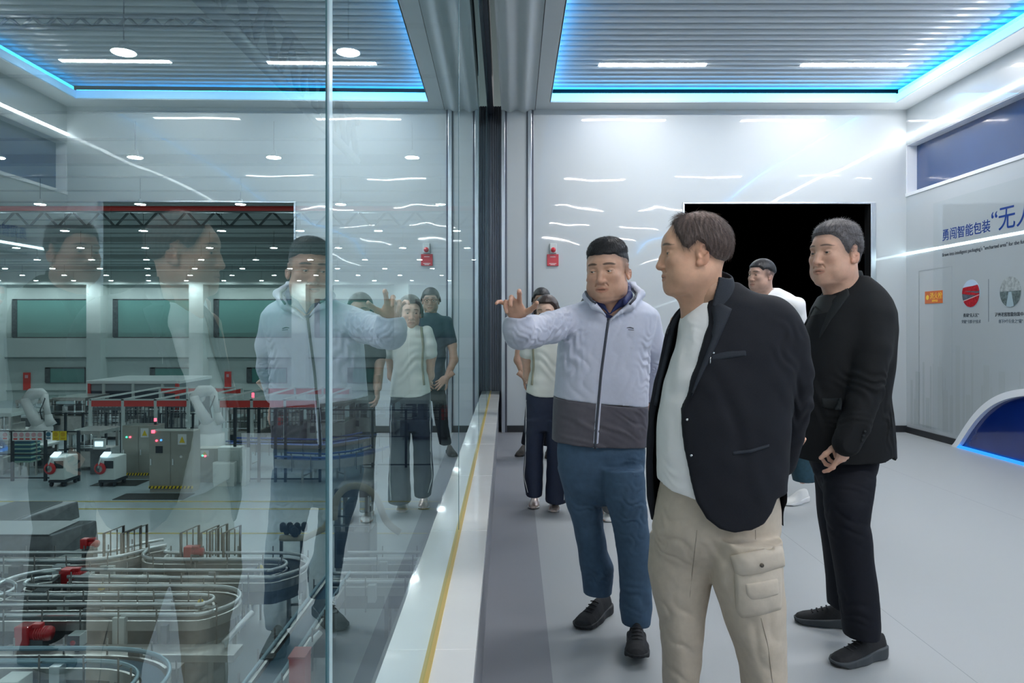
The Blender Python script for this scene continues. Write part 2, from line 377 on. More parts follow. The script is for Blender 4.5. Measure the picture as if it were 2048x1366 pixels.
# ---------------------------------------------------------------- glass side
def gbox(mb, a0, a1, s0, s1, z0, z1):
    b = [G(a0, s0, z0), G(a1, s0, z0), G(a1, s1, z0), G(a0, s1, z0)]; t = [Vector((p.x, p.y, z1)) for p in b]
    mb.hexa(b, t); return mb
HS = .48; SE = 9.72
s = MB(); k = -2.58
while k < SE:
    e = min(k+1.128, SE); gbox(s, -.13, .12, k, e, HS-.035, HS); k += 1.13
s2 = s.build('sill', marble_m, bevel=.002); tag(s2, 'long white marble sill under the glass wall', 'sill')
o = gbox(MB(), -.12, .108, -2.58, SE, .0, HS-.036).build('sill_base', band_m, s2)
o = gbox(MB(), -.004, .011, -2.58, SE, HS, HS+.006).build('sealant_line', seal_m, s2); o['label'] = 'amber line of sealant along the foot of the glass'
def glass_mat():
    m = bpy.data.materials.new('laminated_glass'); m.use_nodes = True; nt = m.node_tree; N = nt.nodes; L = nt.links; N.clear()
    out = N.new('ShaderNodeOutputMaterial'); mx = N.new('ShaderNodeMixShader'); tr = N.new('ShaderNodeBsdfTransparent'); gs = N.new('ShaderNodeBsdfGlossy')
    tr.inputs[0].default_value = (.72, .845, .85, 1); gs.inputs[0].default_value = (.82, .945, .96, 1); gs.inputs['Roughness'].default_value = 0.0
    ge = N.new('ShaderNodeNewGeometry'); dt = N.new('ShaderNodeVectorMath'); dt.operation = 'DOT_PRODUCT'
    L.new(ge.outputs['Incoming'], dt.inputs[0]); L.new(ge.outputs['Normal'], dt.inputs[1])
    def mth(op, a, b=None):
        n = N.new('ShaderNodeMath'); n.operation = op
        for i, x in enumerate((a, b)):
            if x is None: continue
            if isinstance(x, (int, float)): n.inputs[i].default_value = x
            else: L.new(x, n.inputs[i])
        return n.outputs[0]
    c = mth('ABSOLUTE', dt.outputs['Value']); p = mth('POWER', mth('SUBTRACT', 1.0, c), 5.0)
    R = mth('ADD', mth('MULTIPLY', p, .955), .045)            # one air-glass surface
    tot = mth('DIVIDE', mth('MULTIPLY', R, 4.0), mth('ADD', mth('MULTIPLY', R, 3.0), 1.0))   # four surfaces of a double-glazed pane
    L.new(tot, mx.inputs[0]); L.new(tr.outputs[0], mx.inputs[1]); L.new(gs.outputs[0], mx.inputs[2])
    L.new(mx.outputs[0], out.inputs[0]); return m
glass = glass_mat()
def plain_transparent(name, col):
    m = bpy.data.materials.new(name); m.use_nodes = True; N = m.node_tree.nodes; N.clear()
    o = N.new('ShaderNodeOutputMaterial'); t = N.new('ShaderNodeBsdfTransparent'); t.inputs[0].default_value = tuple(col)+(1,)
    m.node_tree.links.new(t.outputs[0], o.inputs[0]); return m
glass_back = plain_transparent('glass_body', (.99, 1, 1))
edge_l = mat('glass_edge_glint', (.62, .84, .86), .25, coat=1); edge_d = mat('silicone_dark', (.06, .16, .19), .4)  # aqua edge; the light it catches is put into its paler colour
seams = [-1.45, .81, 3.07, 5.33, 7.59, 9.68]
for i in range(5):
    s0, s1 = seams[i]+.004, seams[i+1]-.004
    m = MB(); th = .024
    b = [G(-th, s0, HS-.01), G(0, s0, HS-.01), G(0, s1, HS-.01), G(-th, s1, HS-.01)]; t4 = [Vector((p.x, p.y, H+.12)) for p in b]
    vs = b+t4
    m._add(vs, [(1, 2, 6, 5)]); m.cur = 1
    m._add(vs, [(3, 0, 4, 7), (0, 1, 5, 4), (2, 3, 7, 6), (3, 2, 1, 0), (4, 5, 6, 7)])
    o = m.build('window_%d' % (i+1), [glass, glass_back]); o['kind'] = 'structure'
    o['label'] = 'tall frameless glass pane of the left wall'
    if i < 4:
        e = gbox(MB(), -.001, .001, s1-.006, s1+.003, HS, H+.1).build('edge_strip', edge_d, o)
        e = gbox(MB(), -.001, .001, s1+.003, s1+.018, HS, H+.1).build('glass_edge', edge_l, o)
# header channel above the glass
hd = MB(); gbox(hd, -.12, .0, -3, SE, H+.04, H+.5); gbox(hd, .0, .04, -3, SE, H+.1, H+.5)
o = hd.build('trim_1', darkalu_m); o['kind'] = 'structure'
# fluted dark column and metal strips at the far end
fc = MB()
for k in range(10):
    a0 = -.16+.031*k; gbox(fc, a0, a0+.026, SE-.02, SE+.1, -.3, H+.2)
gbox(fc, -.2, .17, SE+.01, SE+.14, -.3, H+.2)
o = fc.build('trim_2', darkalu_m, bevel=.004); o['kind'] = 'structure'; tag(o, 'dark fluted metal column at the far end of the glass')
def vbox(x0, x1, name, m, y0=YB-.03, y1=YB+.14, z0=0., z1=H): 
    o = MB().box(x0, x1, y0, y1, z0, z1).build(name, m, bevel=.003); o['kind'] = 'structure'; return o
vbox(-.172, -.128, 'trim_3', alu_m, y1=YB+.5); vbox(-.128, -.102, 'trim_4', darkalu_m, y0=YB-.02)
w = MB(); w.box(-.102, .148, YB, YB+.14, .085, H); o = w.build('wall_back_panel', wall_m); o['kind'] = 'structure'
w = MB(); w.box(-.102, .16, YB-.012, YB+.1, 0, .085); o = w.build('baseboard_panel', black_m); o['kind'] = 'structure'
vbox(.148, .165, 'trim_5', darkalu_m, y0=YB-.01); vbox(.165, .212, 'trim_6', alu_m); vbox(.212, .237, 'trim_7', darkalu_m, y0=YB-.02)
# ================================================================ the production hall beyond the glass, its floor 4.5 m lower
FZ = -4.5
def ZF(v, top=0.): return F*(CH-FZ-top)/(v-653)        # distance at which height FZ+top is seen at row v
def XU(u, Z): return (u-1030)*Z/F
def ZV(v, Z): return CH-(v-653)*Z/F
hfloor_m = mat('hall_floor', (.22, .29, .31), .28, noise=.08, nscale=.6, spec=.5)
hwall_m = mat('hall_wall', (.52, .60, .58), .8, noise=.03, nscale=.5)
hwall2_m = mat('hall_pier', (.60, .68, .66), .8, noise=.03, nscale=.5)
hceil_m = mat('hall_ceiling', (.50, .57, .56), .8, noise=.04, nscale=.3)
steel_m = mat('stainless', (.50, .52, .50), .34, metal=.85, noise=.10, nscale=6)
steelb_m = mat('stainless_bright', (.80, .88, .90), .3, metal=.8, noise=.06, nscale=6)
steeld_m = mat('steel_dark', (.13, .155, .165), .4, metal=.5, noise=.2, nscale=5)
cabinet_m = mat('cabinet_steel', (.36, .38, .34), .4, metal=.45, noise=.05, nscale=3)
pale_m = mat('pale_paint', (.60, .68, .66), .45)
robot_m = mat('robot_white', (.78, .84, .84), .35, coat=.4)
hred_m = mat('machine_red', (.72, .055, .045), .4, coat=.3)
motor_m = mat('motor_red', (.55, .02, .025), .3, coat=.6)
hblack_m = mat('fence_black', (.015, .03, .04), .5)
hblue_m = mat('belt_blue', (.02, .09, .34), .4)
hblue2_m = mat('belt_steel_blue', (.05, .18, .28), .4)
hyel_m = mat('floor_yellow', (.85, .70, .16), .6)
sgy_m = mat('label_yellow', (.80, .60, .02), .5); sgp_m = mat('label_pink', (.72, .42, .46), .5); sgw_m = mat('label_white', (.75, .8, .8), .5)
green_m = mat('tray_green', (.30, .50, .42), .5); trayb_m = mat('tray_blue', (.03, .13, .20), .5)
beige_m = mat('hose_beige', (.55, .54, .40), .5)
hgl_m = mat('hall_window_glass', (.13, .32, .29), .06, coat=1, coatr=.02)
screen_m = mat('screen_glow', (.5, .6, .7), .4, emit=(.6, .75, .9), es=1.2)
halllamp_m = mat('hall_lamp_disc', (1, 1, 1), .5, emit=(.92, .98, 1.0), es=HALL_LAMP)
redglow = mat('red_glow', (1, .1, .1), .4, emit=(1, .06, .1), es=4); greenglow = mat('green_glow', (.1, .8, .5), .4, emit=(.08, .8, .45), es=1.5); blueglow = mat('blue_glow', (.1, .3, .9), .4, emit=(.1, .4, 1), es=1.2)
o = MB().box(-75, .2, -6, 58, FZ-.2, FZ).build('hall_floor', hfloor_m); o['kind'] = 'structure'; HFL = o
for (y0, y1, lab) in ((24.0, 24.13, 'far'), (23.02, 23.15, 'middle'), (20.3, 20.42, 'near')):
    o = MB().box(-60, -.5, y0, y1, FZ, FZ+.003).build('floor_marking', hyel_m, HFL); o['label'] = 'yellow line painted on the hall floor'
dm = mat('floor_mat', (.035, .05, .05), .6, noise=.3, nscale=12)
for (x0, x1, y0, y1) in ((-15.6, -13.9, 26.4, 27.4), (-13.6, -11.2, 24.3, 25.2)):
    MB().box(x0, x1, y0, y1, FZ, FZ+.012).build('floor_mat', dm, HFL)
# far wall
ZW = 57.0
w = MB(); w.box(-75, 4, ZW, ZW+.5, FZ, 5.65); HW = w.build('wall_hall_far', hwall_m); HW['kind'] = 'structure'
w = MB()
for k in range(-3, 6):
    x = XU(0+201.6*k, ZW); w.box(x-.55, x+.55, ZW-1.0, ZW, FZ, 5.6)
o = w.build('wall_pier', hwall2_m, HW)
w = MB(); w.box(-75, 4, ZW-1.02, ZW, 4.63, 5.6); w.build('wall_beam', hwall2_m, HW)
w = MB(); w.box(-75, 4, ZW-.25, ZW, ZV(716, ZW)-.05, ZV(716, ZW)+.05); w.box(-75, 4, ZW-.12, ZW, ZV(782, ZW), ZV(780, ZW)); w.build('wall_ledge', mat('ledge', (.25, .32, .31), .7), HW)
w = MB(); w.box(-75, 4, ZW-.35, ZW, ZV(714, ZW), ZV(676, ZW)); w.build('wall_apron', hwall2_m, HW)
wi = 10
for k in range(-1, 5):
    base = 201.6*k
    for (u0, u1, v0, v1) in ((26, 186, 598, 674), (92+(8 if k == 1 else 0), 171+(8 if k == 1 else 0), 735, 765)):
        Z = ZW-.02; m = MB(); fr = MB()
        x0, x1, z0, z1 = XU(base+u0, Z), XU(base+u1, Z), ZV(v1, Z), ZV(v0, Z)
        m.box(x0, x1, Z-.02, Z, z0, z1)
        o = m.build('window_%d' % wi, hgl_m); o['kind'] = 'structure'; wi += 1
        fr.box(x0-.06, x0+.35, Z-.06, Z, z0, z1); fr.box(x0, x1, Z-.06, Z, z0-.06, z0); fr.box(x0, x1, Z-.06, Z, z1-.08, z1); fr.box(x1-.06, x1, Z-.06, Z, z0, z1)
        fr.build('window_frame', steeld_m, o)
for (u0, u1, v0, v1, lab) in ((46, 60, 745, 782, 'left of the white enclosure'), (449, 462, 743, 785, 'behind the right red guard frame')):
    t = empty('wall_notice', (XU((u0+u1)/2, 56.9), 56.9, ZV(v1, 56.9)), 'red notice board on the far hall wall, '+lab, 'sign', 'red notices on the far hall wall')
    MB().box(XU(u0, 56.9), XU(u1, 56.9), 56.9, 56.98, ZV(v1, 57), ZV(v0, 57)).build('board', hred_m, t)
    MB().box(XU(u0+4, 56.9), XU(u1-4, 56.9), 56.88, 56.9, ZV(v0+11, 57), ZV(v0+5, 57)).build('print', sgp_m, t)
# ceiling, beams, trusses
w = MB(); w.box(-75, .1, 4, 58, 5.6, 5.9); HC = w.build('ceiling_hall', hceil_m); HC['kind'] = 'structure'
w = MB()
for y in (17.8, 34.3, 42.5, 50.7): w.box(-75, -.5, y, y+.3, 5.38, 5.6)
for y in np.arange(6, 57, 2.05): w.box(-75, -.5, y, y+.05, 5.55, 5.6)
w.build('ceiling_beam', mat('beam', (.36, .43, .43), .7), HC)
def truss(name, p0, p1, h, n, lab, r=.045):
    t = empty(name, p0, lab, 'truss', 'roof trusses of the hall'); P0, P1 = Vector(p0), Vector(p1); d = (P1-P0)
    c = MB(); up = Vector((0, 0, h))
    for off in (0, 1): c.tube([P0+up*off, P1+up*off], r*1.5, 6)
    c.build('chord', hsteel, t)
    for k in range(n):
        a, b = P0+d*(k/n), P0+d*((k+1)/n); m = MB()
        m.tube([a, a+(b-a)*.5+up], r, 5); m.tube([a+(b-a)*.5+up, b], r, 5); m.build('web', hsteel, t)
hsteel = mat('truss_paint', (.16, .21, .22), .5, metal=.3)
truss('roof_truss', (-14, 9.5, 5.29), (-3.4, 9.5, 5.29), .15, 34, 'steel lattice truss nearest the glass, crossing the top of the hall view', r=.022)
truss('roof_truss', (-32, 26, 4.95), (-1, 26, 4.95), .55, 30, 'long steel lattice truss behind the red pipe')
truss('roof_truss', (-3.3, 6.0, 4.8), (-3.3, 15, 4.8), .8, 9, 'steel lattice truss running away from the viewer beside the glass', r=.06)
t = tag(MB().tube([(-45, 24.4, 5.35), (-.6, 24.4, 5.35)], .085, 12).build('red_pipe', hred_m), 'long dark red pipe under the hall ceiling', 'pipe')
# high-bay lamps
L0 = empty('high_bay_lamp', (0, 0, 0))
MB().lathe([(.02, .16), (.05, .14), (.07, .05), (.15, .03), (.155, 0)], n=20).build('lamp_housing', pale_m).parent = L0
MB().lathe([(.14, -.004), (.001, -.004)], n=20).build('lamp_disc', halllamp_m).parent = L0
MB().tube([(0, 0, .15), (0, 0, .75)], .008, 5).build('cord', steeld_m).parent = L0
first = True
for r in range(9):
    Z = 9.2+5.72*r
    for k in range(16):
        x = -2.13-2.87*k; u = 1030+x*F/Z
        if u < -60 or k > 14: continue
        o = L0 if first else copy_tree(L0); first = False
        o.location = (x, Z, 4.85)
        rn = ['nearest', 'second', 'third', 'fourth', 'fifth', 'sixth', 'seventh', 'eighth', 'farthest'][r]
        kn = ['closest to the glass', 'second out from the glass', 'third out', 'fourth out', 'fifth out', 'sixth out', 'seventh out', 'eighth out', 'ninth out', 'tenth out', 'eleventh out', 'twelfth out', 'thirteenth out', 'fourteenth out', 'fifteenth out'][k]
        tag(o, 'round white high-bay lamp in the %s row of the hall, %s' % (rn, kn), 'lamp', 'high-bay lamps in the hall')

# ---------------------------------------------------------------- cabinets
def cabinet(u0, u1, vt, vb, depth, lab, buttons=(), label_u=None, doors=2, hazard=True, m=None, name='control_cabinet'):
    Z = ZF(vb); x0, x1, h = XU(u0, Z), XU(u1, Z), (vb-vt)*Z/F
    t = empty(name, ((x0+x1)/2, Z, FZ), lab, 'cabinet', 'stainless control cabinets in the hall' if m is None else None); m = m or cabinet_m
    MB().box(x0, x1, Z, Z+depth, FZ+.12, FZ+h).build('body', m, t, bevel=.02)
    MB().box(x0+.02, x1-.02, Z+.02, Z+depth, FZ, FZ+.12).build('plinth', m, t)
    w_ = (x1-x0)/doors
    for k in range(doors):
        d = MB().box(x0+k*w_+.02, x0+(k+1)*w_-.02, Z-.02, Z, FZ+.25, FZ+h-.05).build('door', m, t, bevel=.006)
        MB().box(x0+k*w_+.06, x0+k*w_+.10, Z-.05, Z-.02, FZ+h*.45, FZ+h*.55).build('handle', steelb_m, d)
    if hazard:
        n = 12; hb = MB().box(x0, x1, Z-.024, Z-.001, FZ+.14, FZ+.23).build('hazard_stripe', sgy_m, t); hk = MB()
        for k in range(n):
            a = x0+(x1-x0)*k/n; hk.prism([(a, Z-.026, FZ+.14), (a+.05, Z-.026, FZ+.14), (a+.09, Z-.026, FZ+.23), (a+.04, Z-.026, FZ+.23)], (0, .003, 0))
        hk.build('hazard_stripe', hblack_m, t)
    if label_u:
        x = XU(label_u, Z); q = MB().box(x-.15, x+.15, Z-.028, Z-.02, FZ+h*.78, FZ+h*.95).build('warning_label', sgw_m, t)
        MB().prism([(x-.10, Z-.030, FZ+h*.81), (x+.10, Z-.030, FZ+h*.81), (x, Z-.030, FZ+h*.92)], (0, .003, 0)).build('warning_triangle', sgy_m, q)
    for (bu, bv, bm) in buttons:
        x, z = XU(bu, Z), ZV(bv, Z); q = MB(); q.lathe([(.035, 0), (.035, .03), (.02, .04)], n=12, M=Matrix.Translation((x, Z-.02, z)) @ Matrix.Rotation(PI/2, 4, 'X')); q.build('push_button', bm, t)
    return t, Z, x0, x1, h
t, Z, x0, x1, h = cabinet(244, 312, 851, 958, .7, 'grey-brown control cabinet standing farther left, with a green button', ((254, 874, greenglow), (261, 874, redglow)), 290)
b = MB(); b.lathe([(.05, 0), (.05, .12)], loc=(XU(303, Z), Z+.3, FZ+h+.12), n=12); b.build('beacon_red', redglow, t)
b = MB(); b.lathe([(.05, 0), (.05, .12), (.02, .13)], loc=(XU(303, Z), Z+.3, FZ+h), n=12); b.build('beacon_base', hblack_m, t)
t, Z, x0, x1, h = cabinet(298, 386, 862, 985, .6, 'large grey-brown control cabinet in front, with a dark display and warning triangle', ((323, 880, blueglow), (314, 881, redglow)), 365)
MB().box(XU(312, Z), XU(326, Z), Z-.03, Z-.02, ZV(906, Z), ZV(892, Z)).build('display', hblack_m, t)
MB().box(XU(304, Z), XU(310, Z), Z-.05, Z, ZV(866, Z), ZV(860, Z)).build('lamp', redglow, t)
cabinet(390, 470, 897, 965, .6, 'low grey control cabinet behind the white boxes', ((406, 911, greenglow), (411, 912, redglow)), 410, hazard=False)
cabinet(425, 468, 925, 973, .3, 'square white cabinet in front of the low grey one', doors=1, hazard=False, m=mat('cabinet_white', (.78, .84, .82), .45), name='junction_cabinet')
t = empty('equipment_box', (XU(460, 26.9), 26.9, FZ+.8), 'pale green equipment box stacked beside the low cabinet', 'box')
MB().box(XU(435, 26.9), XU(480, 26.9), 26.9, 27.4, FZ, ZV(895, 26.9)).build('body', pale_m, t, bevel=.03)
MB().box(XU(437, 26.9), XU(478, 26.9), 26.87, 26.9, ZV(922, 26.9), ZV(900, 26.9)).build('door', pale_m, t, bevel=.01)
cabinet(480, 492, 898, 972, .4, 'narrow pale green cabinet right of the white boxes', doors=1, hazard=False, m=pale_m, name='junction_cabinet')
# ---------------------------------------------------------------- robots
def robot(u, vb, s, lab, mir=1):
    Z = 30.5; X = XU(u, Z); z0 = ZV(vb, Z)
    t = empty('industrial_robot', (X, Z, FZ), lab, 'robot', 'white robot arms in the hall')
    def P(a, b, c=0): return (X+mir*a*s, Z+c*s, z0+b*s)
    MB().lathe([(.45*s, FZ), (.45*s, z0), (.32*s, z0+.05)], loc=(X, Z, 0), n=20).build('pedestal', robot_m, t)
    m = MB(); m.lathe([(.36*s, 0), (.36*s, .22*s), (.25*s, .36*s), (.2*s, .42*s)], loc=(X, Z, z0), n=20); m.build('base', robot_m, t)
    m = MB(); m.tube([P(0, .3, -.1), P(-.22, .7, -.15), P(-.42, 1.05, -.12), P(-.45, 1.2, -.1)], [.2*s, .17*s, .14*s, .16*s], 12); m.build('lower_arm', robot_m, t)
    m = MB(); m.tube([P(-.45, 1.15, -.05), P(-.45, 1.15, .25)], .2*s, 14); m.build('joint', robot_m, t)
    m = MB(); m.tube([P(-.5, 1.15), P(-.3, 1.36), P(0, 1.38), P(.12, 1.3)], [.16*s, .2*s, .18*s, .13*s], 12); m.build('upper_arm', robot_m, t)
    m = MB(); m.tube([P(.1, 1.34), P(.18, .95), P(.26, .6)], [.13*s, .1*s, .09*s], 12); m.build('forearm', robot_m, t)
    m = MB(); m.tube([P(.25, .66), P(.27, .5), P(.36, .3)], [.11*s, .13*s, .17*s], 12); m.build('wrist', robot_m, t)
    m = MB(); m.tube([P(.0, 1.5), P(.2, 1.2, -.1), P(.05, .8, -.12), P(.1, .5, -.1)], .018*s, 6); m.build('cable', hblack_m, t)
robot(82, 868, 1.25, 'white robot arm bent over behind the black fence at the left')
robot(420, 866, 1.3, 'white robot arm beside the low control cabinet, bent to the right', 1)
# ---------------------------------------------------------------- fences
def fence(us, vt, vb, lab, panels=(), mid=True, name='safety_fence'):
    Z = ZF(vb); h = (vb-vt)*Z/F
    t = empty(name, (XU(us[0], Z), Z, FZ), lab, 'fence', 'black safety fences in the hall')
    for u in us: 
        x = XU(u, Z); MB().box(x-.045, x+.045, Z-.045, Z+.045, FZ, FZ+h).build('post', hblack_m, t)
    m = MB(); xs = (XU(us[0], Z), XU(us[-1], Z))
    for z in ((FZ+h-.04), FZ+h*.53, FZ+.12) if mid else (FZ+h-.04, FZ+.12): m.box(xs[0], xs[1], Z-.02, Z+.02, z-.025, z+.025)
    m.build('rail', hblack_m, t)
    return t, Z
t, Z = fence([-66, -41, 25, 91, 157], 861, 962, 'black safety fence at the left carrying white and yellow notices')
def notice(u0, u1, v0, v1, m, dots, dm_, lab=None):
    q = MB().box(XU(u0, Z), XU(u1, Z), Z-.065, Z-.05, ZV(v1, Z), ZV(v0, Z)).build('notice_panel', m, t)
    for k in range(dots):
        c = u0+(k+.5)*(u1-u0)/dots; d = MB()
        d.lathe([(.09, 0), (.09, .004)], n=12, M=Matrix.Translation((XU(c, Z), Z-.066, ZV(v0+6, Z))) @ Matrix.Rotation(PI/2, 4, 'X')); d.build('notice_symbol', dm_, q)
        MB().box(XU(c-4, Z), XU(c+4, Z), Z-.068, Z-.066, ZV(v1-2, Z), ZV(v1-5, Z)).build('notice_line', hred_m if dm_ is sgp_m else dm_, q)
notice(-10, 20, 863, 880, sgw_m, 2, sgp_m); notice(27, 88, 863, 881, sgw_m, 5, sgp_m); notice(94, 104, 862, 879, sgw_m, 1, hblue2_m)
notice(107, 120.5, 862, 880, sgy_m, 1, mat('label_amber', (.6, .38, .01), .5)); notice(121.5, 135, 862, 880, sgy_m, 1, MATS['label_amber'])
fence([95, 131, 166, 212, 243, 290], 825, 905, 'taller black fence behind the left notices, near the white robot arm')
fence([320, 343, 363, 386, 400], 826, 890, 'black fence behind the large control cabinets')
fence([470, 497, 518, 551, 571, 640], 815, 964, 'black posts and rails under the right red guard frame')
fence([655, 745, 812, 880], 818, 935, 'black fence seen behind the glass reflections at the right')
# tray rack
t = empty('tray_rack', (XU(45, 27.9), 27.9, FZ), 'rack of green and dark blue trays behind the left fence', 'rack')
for k in range(5):
    z = ZV(925, 28)+k*.165
    MB().box(XU(27, 28), XU(62, 28), 28, 28.6, z, z+.06).build('tray', green_m, t); MB().box(XU(27, 28), XU(60, 28), 28.02, 28.6, z+.06, z+.15).build('tray_load', trayb_m, t)
for u in (28, 45, 61): MB().box(XU(u, 28)-.03, XU(u, 28)+.03, 28.3, 28.36, FZ, ZV(882, 28)).build('leg', steel_m, t)
# robot controllers with red hose coils
def controller(u, lab):
    Z = ZF(958, .25)-.2; x = XU(u, Z)
    t = empty('robot_controller', (x, Z, FZ), lab, 'controller', 'wheeled robot controllers')
    MB().box(x, x+.58, Z, Z+.8, FZ+.25, FZ+1.08).build('body', pale_m, t, bevel=.03)
    MB().box(x+.2, x+.52, Z-.02, Z, FZ+.68, FZ+.95).build('vent_panel', hblack_m, t)
    m = MB(); m.box(x-.02, x+.6, Z, Z+.85, FZ+.16, FZ+.24); m.build('trolley_frame', hblack_m, t)
    for a, b in ((.03, .1), (.52, .1), (.03, .72), (.52, .72)):
        m = MB(); m.tube([(x+a-.03, Z+b, FZ+.09), (x+a+.03, Z+b, FZ+.09)], .09, 12); m.build('wheel', hblack_m, t)
    for k in range(4):
        m = MB(); r = .2-.02*k; m.tube([(x+.06+r*math.cos(a), Z-.05-.02*k, FZ+.68+r*math.sin(a)) for a in np.linspace(0, 2*PI, 24, endpoint=False)], .018, 6, closed=True); m.build('hose_coil', motor_m, t)
    q = MB(); q.hexa([(x+.1, Z-.1, FZ+1.1), (x+.36, Z-.1, FZ+1.1), (x+.36, Z+.15, FZ+1.2), (x+.1, Z+.15, FZ+1.2)], [(x+.1, Z-.1, FZ+1.14), (x+.36, Z-.1, FZ+1.14), (x+.36, Z+.15, FZ+1.26), (x+.1, Z+.15, FZ+1.26)]); q.build('pendant_screen', screen_m, t)
    m = MB(); m.tube([(x+.12, Z-.08, FZ+1.1), (x+.06, Z-.1, FZ+.9), (x+.02, Z-.08, FZ+.7)], .03, 6); m.build('cable', pale_m, t)
controller(98, 'wheeled white controller with red hose coil, in front of the yellow notices')
controller(198, 'wheeled white controller with red hose coil, beside the grey cabinets')
t = empty('operator_panel', (XU(198, 28.5), 28.5, FZ), 'grey operator panel with a glowing screen left of the cabinets', 'panel')
MB().box(XU(180, 28.5), XU(210, 28.5), 28.5, 28.9, FZ, FZ+1.0).build('desk', steeld_m, t, bevel=.02)
MB().box(XU(186, 28.4), XU(210, 28.4), 28.4, 28.5, ZV(899, 28.4), ZV(877, 28.4)).build('panel_housing', pale_m, t, bevel=.02)
MB().box(XU(190, 28.4), XU(206, 28.4), 28.38, 28.4, ZV(893, 28.4), ZV(883, 28.4)).build('screen', screen_m, t)
# ---------------------------------------------------------------- white enclosure and red guard frames
t = empty('machine_enclosure', (XU(270, 42), 42, FZ), 'long white machine enclosure with red corners below the far wall windows', 'enclosure')
x0, x1 = XU(175, 42), XU(356, 42)
MB().box(x0-.1, x1+.1, 42, 46.5, ZV(768, 42), ZV(764, 42)+.08).build('roof', robot_m, t, bevel=.03)
MB().box(x0, x1, 42.1, 46.4, FZ, ZV(782, 42)).build('wall', mat('enclosure_dark', (.03, .05, .07), .3), t)
MB().box(x0, x1, 42.1, 46.4, ZV(782, 42), ZV(767, 42)).build('glazing', mat('enclosure_glazing', (.28, .34, .36), .2), t)
for u, m_ in ((175, hred_m), (204, pale_m), (263, pale_m), (322, pale_m), (350, hred_m)):
    MB().box(XU(u, 42), XU(u+(7 if m_ is hred_m and u > 200 else 5), 42), 42, 42.12, FZ, ZV(767, 42)).build('post', m_, t)
def guard(u0, u1, n, vt, vb, lab):
    Z = 33.0; D = 6.5
    t = empty('guard_frame', (XU(u0, Z), Z, FZ), lab, 'frame', 'red topped guard frames')
    xs = [XU(u0+(u1-u0)*k/n, Z) for k in range(n+1)]; za, zb = ZV(vb, Z), ZV(vt, Z)
    for i in range(n): MB().box(xs[i]+.06, xs[i+1]-.06, Z, Z+.05, za, zb).build('red_panel', hred_m, t)
    MB().box(xs[0], xs[-1], Z+D, Z+D+.05, za, zb).build('red_panel', hred_m, t)
    for x in xs:
        for yy_ in (Z, Z+D): MB().box(x-.06, x+.06, yy_-.02, yy_+.1, FZ, zb+.06).build('post', pale_m, t)
        MB().box(x-.04, x+.04, Z, Z+D, zb, zb+.08).build('cross_bar', pale_m, t)
    m = MB(); m.box(xs[0], xs[-1], Z-.02, Z+.04, zb, zb+.07); m.box(xs[0], xs[-1], Z+D-.02, Z+D+.04, zb, zb+.07); m.build('top_bar', pale_m, t)
    for i in range(n):
        for k in range(1, 9):
            x = xs[i]+(xs[i+1]-xs[i])*k/9; MB().box(x-.012, x+.012, Z, Z+.03, FZ+1.2, za).build('guard_bar', steeld_m, t)
    return t
guard(180, 376, 3, 801, 813, 'guard frame with three bright red panels in front of the white enclosure')
guard(437, 636, 3, 801, 815, 'guard frame with red panels behind the right robot arm')
b = MB(); b.lathe([(.06, 0), (.06, .2), (.03, .22)], loc=(XU(506, 33), 33, ZV(795, 33)), n=10); tag(b.build('beacon', redglow), 'small red warning beacon standing on the right guard frame', 'beacon')
# ---------------------------------------------------------------- packaging machines as background equipment
def machine(u0, u1, vt, vb, dep, lab, seed, m=steel_m, name='packaging_machine'):
    R = random.Random(seed); Z = ZF(vb); x0, x1, h = XU(u0, Z), XU(u1, Z), (vb-vt)*Z/F
    t = empty(name, ((x0+x1)/2, Z, FZ), lab, 'machine'); w_ = x1-x0
    MB().box(x0, x1, Z, Z+dep, FZ+.15, FZ+h*.5).build('base', m, t, bevel=.03)
    for a in (x0+.08, x1-.08):
        for b_ in (Z+.08, Z+dep-.08): MB().box(a-.05, a+.05, b_-.05, b_+.05, FZ, FZ+h*.96).build('leg', steel_m, t)
    MB().box(x0, x1, Z, Z+dep, FZ+h*.90, FZ+h).build('top_frame', R.choice([steel_m, steeld_m, pale_m]), t, bevel=.02)
    for k in range(max(2, int(w_*1.6))):
        a = x0+R.uniform(.05, .8)*w_; q = R.uniform(.15, .4); hh = R.uniform(.15, .38)*h
        MB().box(a, min(a+q, x1), Z+R.uniform(0, .3), Z+dep*.7, FZ+h*.5, FZ+h*.5+hh).build('drive_unit', R.choice([steel_m, steeld_m, steelb_m, pale_m, hred_m if R.random() < .3 else steeld_m]), t, bevel=.015)
    for k in range(int(w_*3)):
        a = x0+R.random()*w_; m_ = MB(); m_.tube([(a, Z-.02, FZ+h*.5), (a, Z-.02, FZ+h*.92)], .02, 6); m_.build('rod', steelb_m, t)
    for k in range(3):
        z = FZ+h*R.uniform(.52, .85); m_ = MB(); m_.tube([(x0, Z-.04, z), (x1, Z-.04, z)], .022, 6); m_.build('pipe', R.choice([steelb_m, steeld_m]), t)
    MB().box(x0+w_*.1, x0+w_*.1+.25, Z-.08, Z-.02, FZ+h*.25, FZ+h*.42).build('display', hblack_m, t)
    return t
